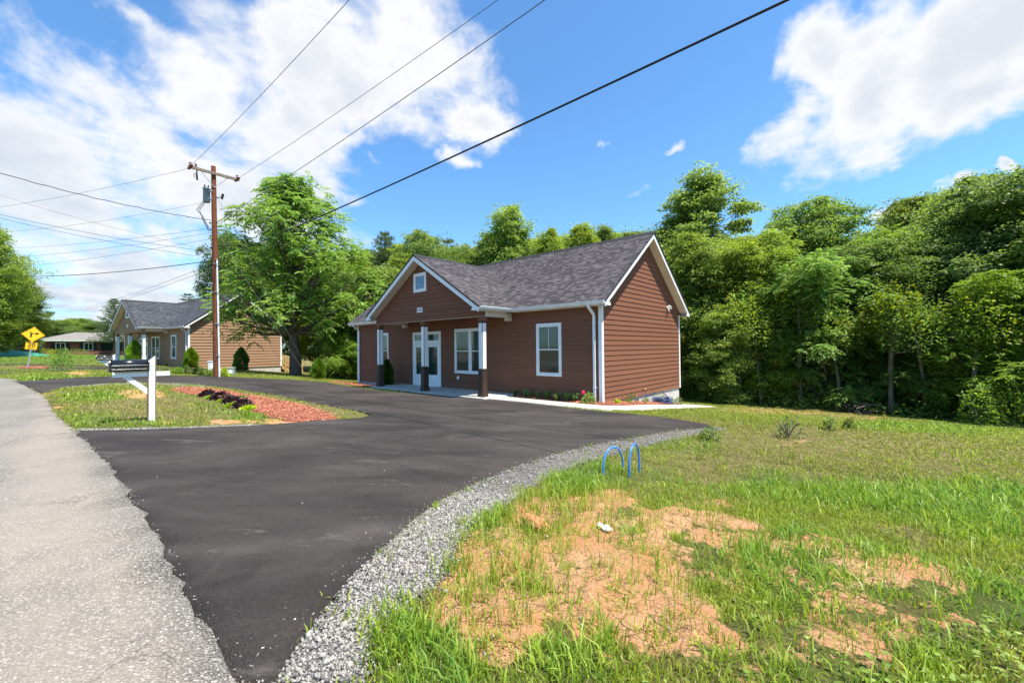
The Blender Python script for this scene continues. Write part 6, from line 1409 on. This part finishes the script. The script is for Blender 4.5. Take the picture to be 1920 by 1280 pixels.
def stones():
    rng = np.random.default_rng(6); base = unit(np.array([(1,1,1),(1,-1,-1),(-1,1,-1),(-1,-1,1),(1,1,-1),(1,-1,1),(-1,1,1),(-1,-1,-1)], float)); Fb = np.array([(4,0,6,2),(0,5,3,6),(5,1,7,3),(1,4,2,7),(2,6,3,7),(4,1,5,0)])
    Xs, Ys, Ss = [], [], []
    G = np.array(GRAVEL)
    for (n, y0, y1, u0, u1, s0, s1) in ((70000, 1.3, 4.5, 450, 1150, .005, .013), (24000, 4.5, 10, 650, 1500, .008, .015)):
        X, Y = scatter(n, y0, y1, u0, u1, rng); j = rng.normal(0, .05, (2, len(X))); ok = in_poly(X+j[0], Y+j[1], G) & ~in_poly(X, Y, DRIVE) & (dist_poly(X, Y, G[::3]) < 3); Xs.append(X[ok]); Ys.append(Y[ok]); Ss.append(rng.uniform(s0, s1, ok.sum())*(1+1.0*(rng.random(ok.sum()) > .97)))
    # strays: grit on the asphalt edge, pebbles in the soil, the hem of the island
    X, Y = scatter(9000, 1.3, 7, 850, 1900, rng); so_, _, _ = zones(X, Y); ok = (rng.random(len(X)) < .10*(so_ > .3)) & free_mask(X, Y, [DRIVE, ROAD]); Xs.append(X[ok]); Ys.append(Y[ok]); Ss.append(rng.uniform(.006, .016, ok.sum()))
    X, Y = scatter(16000, 1.3, 9, 450, 1400, rng); dG = dist_poly(X, Y, G[::2]); ok = (rng.random(len(X)) < np.exp(-dG/.10)*.5) & ~in_poly(X, Y, ROAD) & ~in_poly(X, Y, DRIVE); Xs.append(X[ok]); Ys.append(Y[ok]); Ss.append(rng.uniform(.004, .012, ok.sum()))
    for pts, wd, nn in ((px_poly(ROAD_EDGE_PX), .035, 1500), (px_poly(DRV_LOW[5:]), .10, 1600), (px_poly([(150,807),(240,806),(350,803),(480,798)]), .07, 1500), (px_poly([(100,727),(180,722),(255,720),(320,721),(380,725)]), .25, 3000), (px_poly([(250,716),(300,716)]), .2, 10)):
        P = smooth_poly(pts, .1, closed=False); i = rng.integers(0, len(P), nn); Xs.append(P[i, 0] + rng.normal(0, wd, nn)); Ys.append(P[i, 1] - .0 + rng.normal(0, wd, nn)); Ss.append(rng.uniform(.008, .02, nn) if wd not in (.035, .10) else rng.uniform(.003, .010, nn))
        bad = in_poly(Xs[-1], Ys[-1], DRIVE) & (wd != .035) & (wd != .10); Xs[-1] = Xs[-1][~bad]; Ys[-1] = Ys[-1][~bad]; Ss[-1] = Ss[-1][~bad]
    X, Y, S = map(np.concatenate, (Xs, Ys, Ss)); m = len(X); Z = Hf(X, Y) + .012 + S*rng.uniform(-.2, .5, m)
    q = unit(rng.normal(size=(m, 4))); w, x, y, z = q.T
    Rm = np.stack([1-2*(y*y+z*z), 2*(x*y-z*w), 2*(x*z+y*w), 2*(x*y+z*w), 1-2*(x*x+z*z), 2*(y*z-x*w), 2*(x*z-y*w), 2*(y*z+x*w), 1-2*(x*x+y*y)], -1).reshape(-1, 3, 3)
    v = base[None]*rng.uniform(.6, 1.25, (m, 8, 1))*rng.uniform(.55, 1.2, (m, 1, 3)); v = np.einsum('nij,nkj->nki', Rm, v)*S[:, None, None] + np.stack([X, Y, Z], 1)[:, None]
    me = np_mesh('gravel', v.reshape(-1, 3), (Fb[None] + 8*np.arange(m)[:, None, None]).reshape(-1, 4), {'tint': ('FACE', np.repeat(rng.random(m), 6))}, STONE)
    tag(link('gravel', me), 'loose grey crushed stone along the driveway edge', 'gravel', kind='stuff')
stones()

def chips():
    rng = np.random.default_rng(19); VV = []; CC = []
    for poly, n in ((ISL_M1, 16000), (smooth_poly(BED_R, .3), 9000), (smooth_poly(BED_L, .3), 2500)):
        P = np.array(poly); lo, hi = P.min(0) - .15, P.max(0) + .15; X = rng.uniform(lo[0], hi[0], n*3); Y = rng.uniform(lo[1], hi[1], n*3)
        j = rng.normal(0, .07, (2, n*3)); ok = in_poly(X+j[0], Y+j[1], P) & ~in_poly(X, Y, HOUSE_FP); X, Y = X[ok][:n], Y[ok][:n]; m = len(X)
        ins = in_poly(X, Y, P); dd = dist_poly(X, Y, P[::2]); Z = Hf(X, Y) + np.where(ins, .034 + .05*np.clip(dd/.25, 0, 1), .025) + rng.uniform(0, .02, m)
        a = rng.uniform(0, 6.28, m); d = np.stack([np.cos(a), np.sin(a), rng.uniform(-.25, .45, m)], 1); N = np.tile([0, 0, 1.], (m, 1)) + rng.normal(size=(m, 3))*.5
        VV.append(leaf_quads(np.stack([X, Y, Z], 1), d, N, rng.uniform(.03, .09, m), rng.uniform(.010, .022, m), 0)); f = rng.random((m, 1))
        CC.append((np.array([.36, .11, .055])*(1-f) + np.array([.62, .28, .17])*f)*rng.uniform(.6, 1.15, (m, 1)))
    V = np.vstack(VV); m_, t = new_mat('mulch_chip'); finish(t, t.n('ShaderNodeAttribute', attribute_name='bcol').outputs['Color'], .9, spec=.15)
    me = np_mesh('mulch_chips', V, np.arange(len(V)).reshape(-1, 4), {'bcol': ('FACE', np.vstack(CC))}, m_)
    tag(link('mulch_chips', me), 'loose faded red wood chips over the planting beds', 'mulch', kind='stuff')
chips()

def ground_weeds():
    rng = np.random.default_rng(23); P = []; n = 70
    X, Y = scatter(n*10, 1.35, 4.2, 900, 2100, rng); u, v = project(X, Y, Hf(X, Y)); so_, lu, _ = zones(X, Y)
    k = (rng.random(len(X)) < .015 + .8*np.clip((v-1170)/110, 0, 1)*np.clip((u-1380)/250, 0, 1)) & free_mask(X, Y, [GRAVEL, DRIVE, ROAD]); X, Y = X[k][:n], Y[k][:n]; m = 9
    c = np.stack([X, Y, Hf(X, Y)], 1); a = rng.uniform(0, 6.28, (len(X), m)); rr = rng.uniform(.02, .11, (len(X), m)); hh = rng.uniform(.03, .12, (len(X), m))
    P = (c[:, None] + np.stack([np.cos(a)*rr, np.sin(a)*rr, hh], -1)).reshape(-1, 3); D = unit(np.stack([np.cos(a), np.sin(a), rng.uniform(-.2, .3, a.shape)], -1).reshape(-1, 3)); N = unit(np.tile([0, 0, 1.], (len(P), 1)) + rng.normal(size=P.shape)*.35); S = unit(np.cross(D, N)); L = rng.uniform(.012, .034, (len(P), 1)); V = []
    pts = ((0, 0), (.12, .38), (.45, .5), (.78, .30), (1, 0), (.78, -.30), (.45, -.5), (.12, -.38))
    V = np.stack([P + D*L*x + S*L*y*.95 + np.array([0, 0, 1])*L*(abs(y)*.25 - .15*x*x) for x, y in pts], 1).reshape(-1, 3)
    me = np_mesh('ground_weeds', V, np.arange(len(V)).reshape(-1, 8), {'tint': ('FACE', rng.beta(2, 1.6, len(P)))}, LEAF_B)
    tag(link('ground_weeds', me), 'low broad-leaved weeds among the nearest grass', 'weeds', kind='stuff')
ground_weeds()
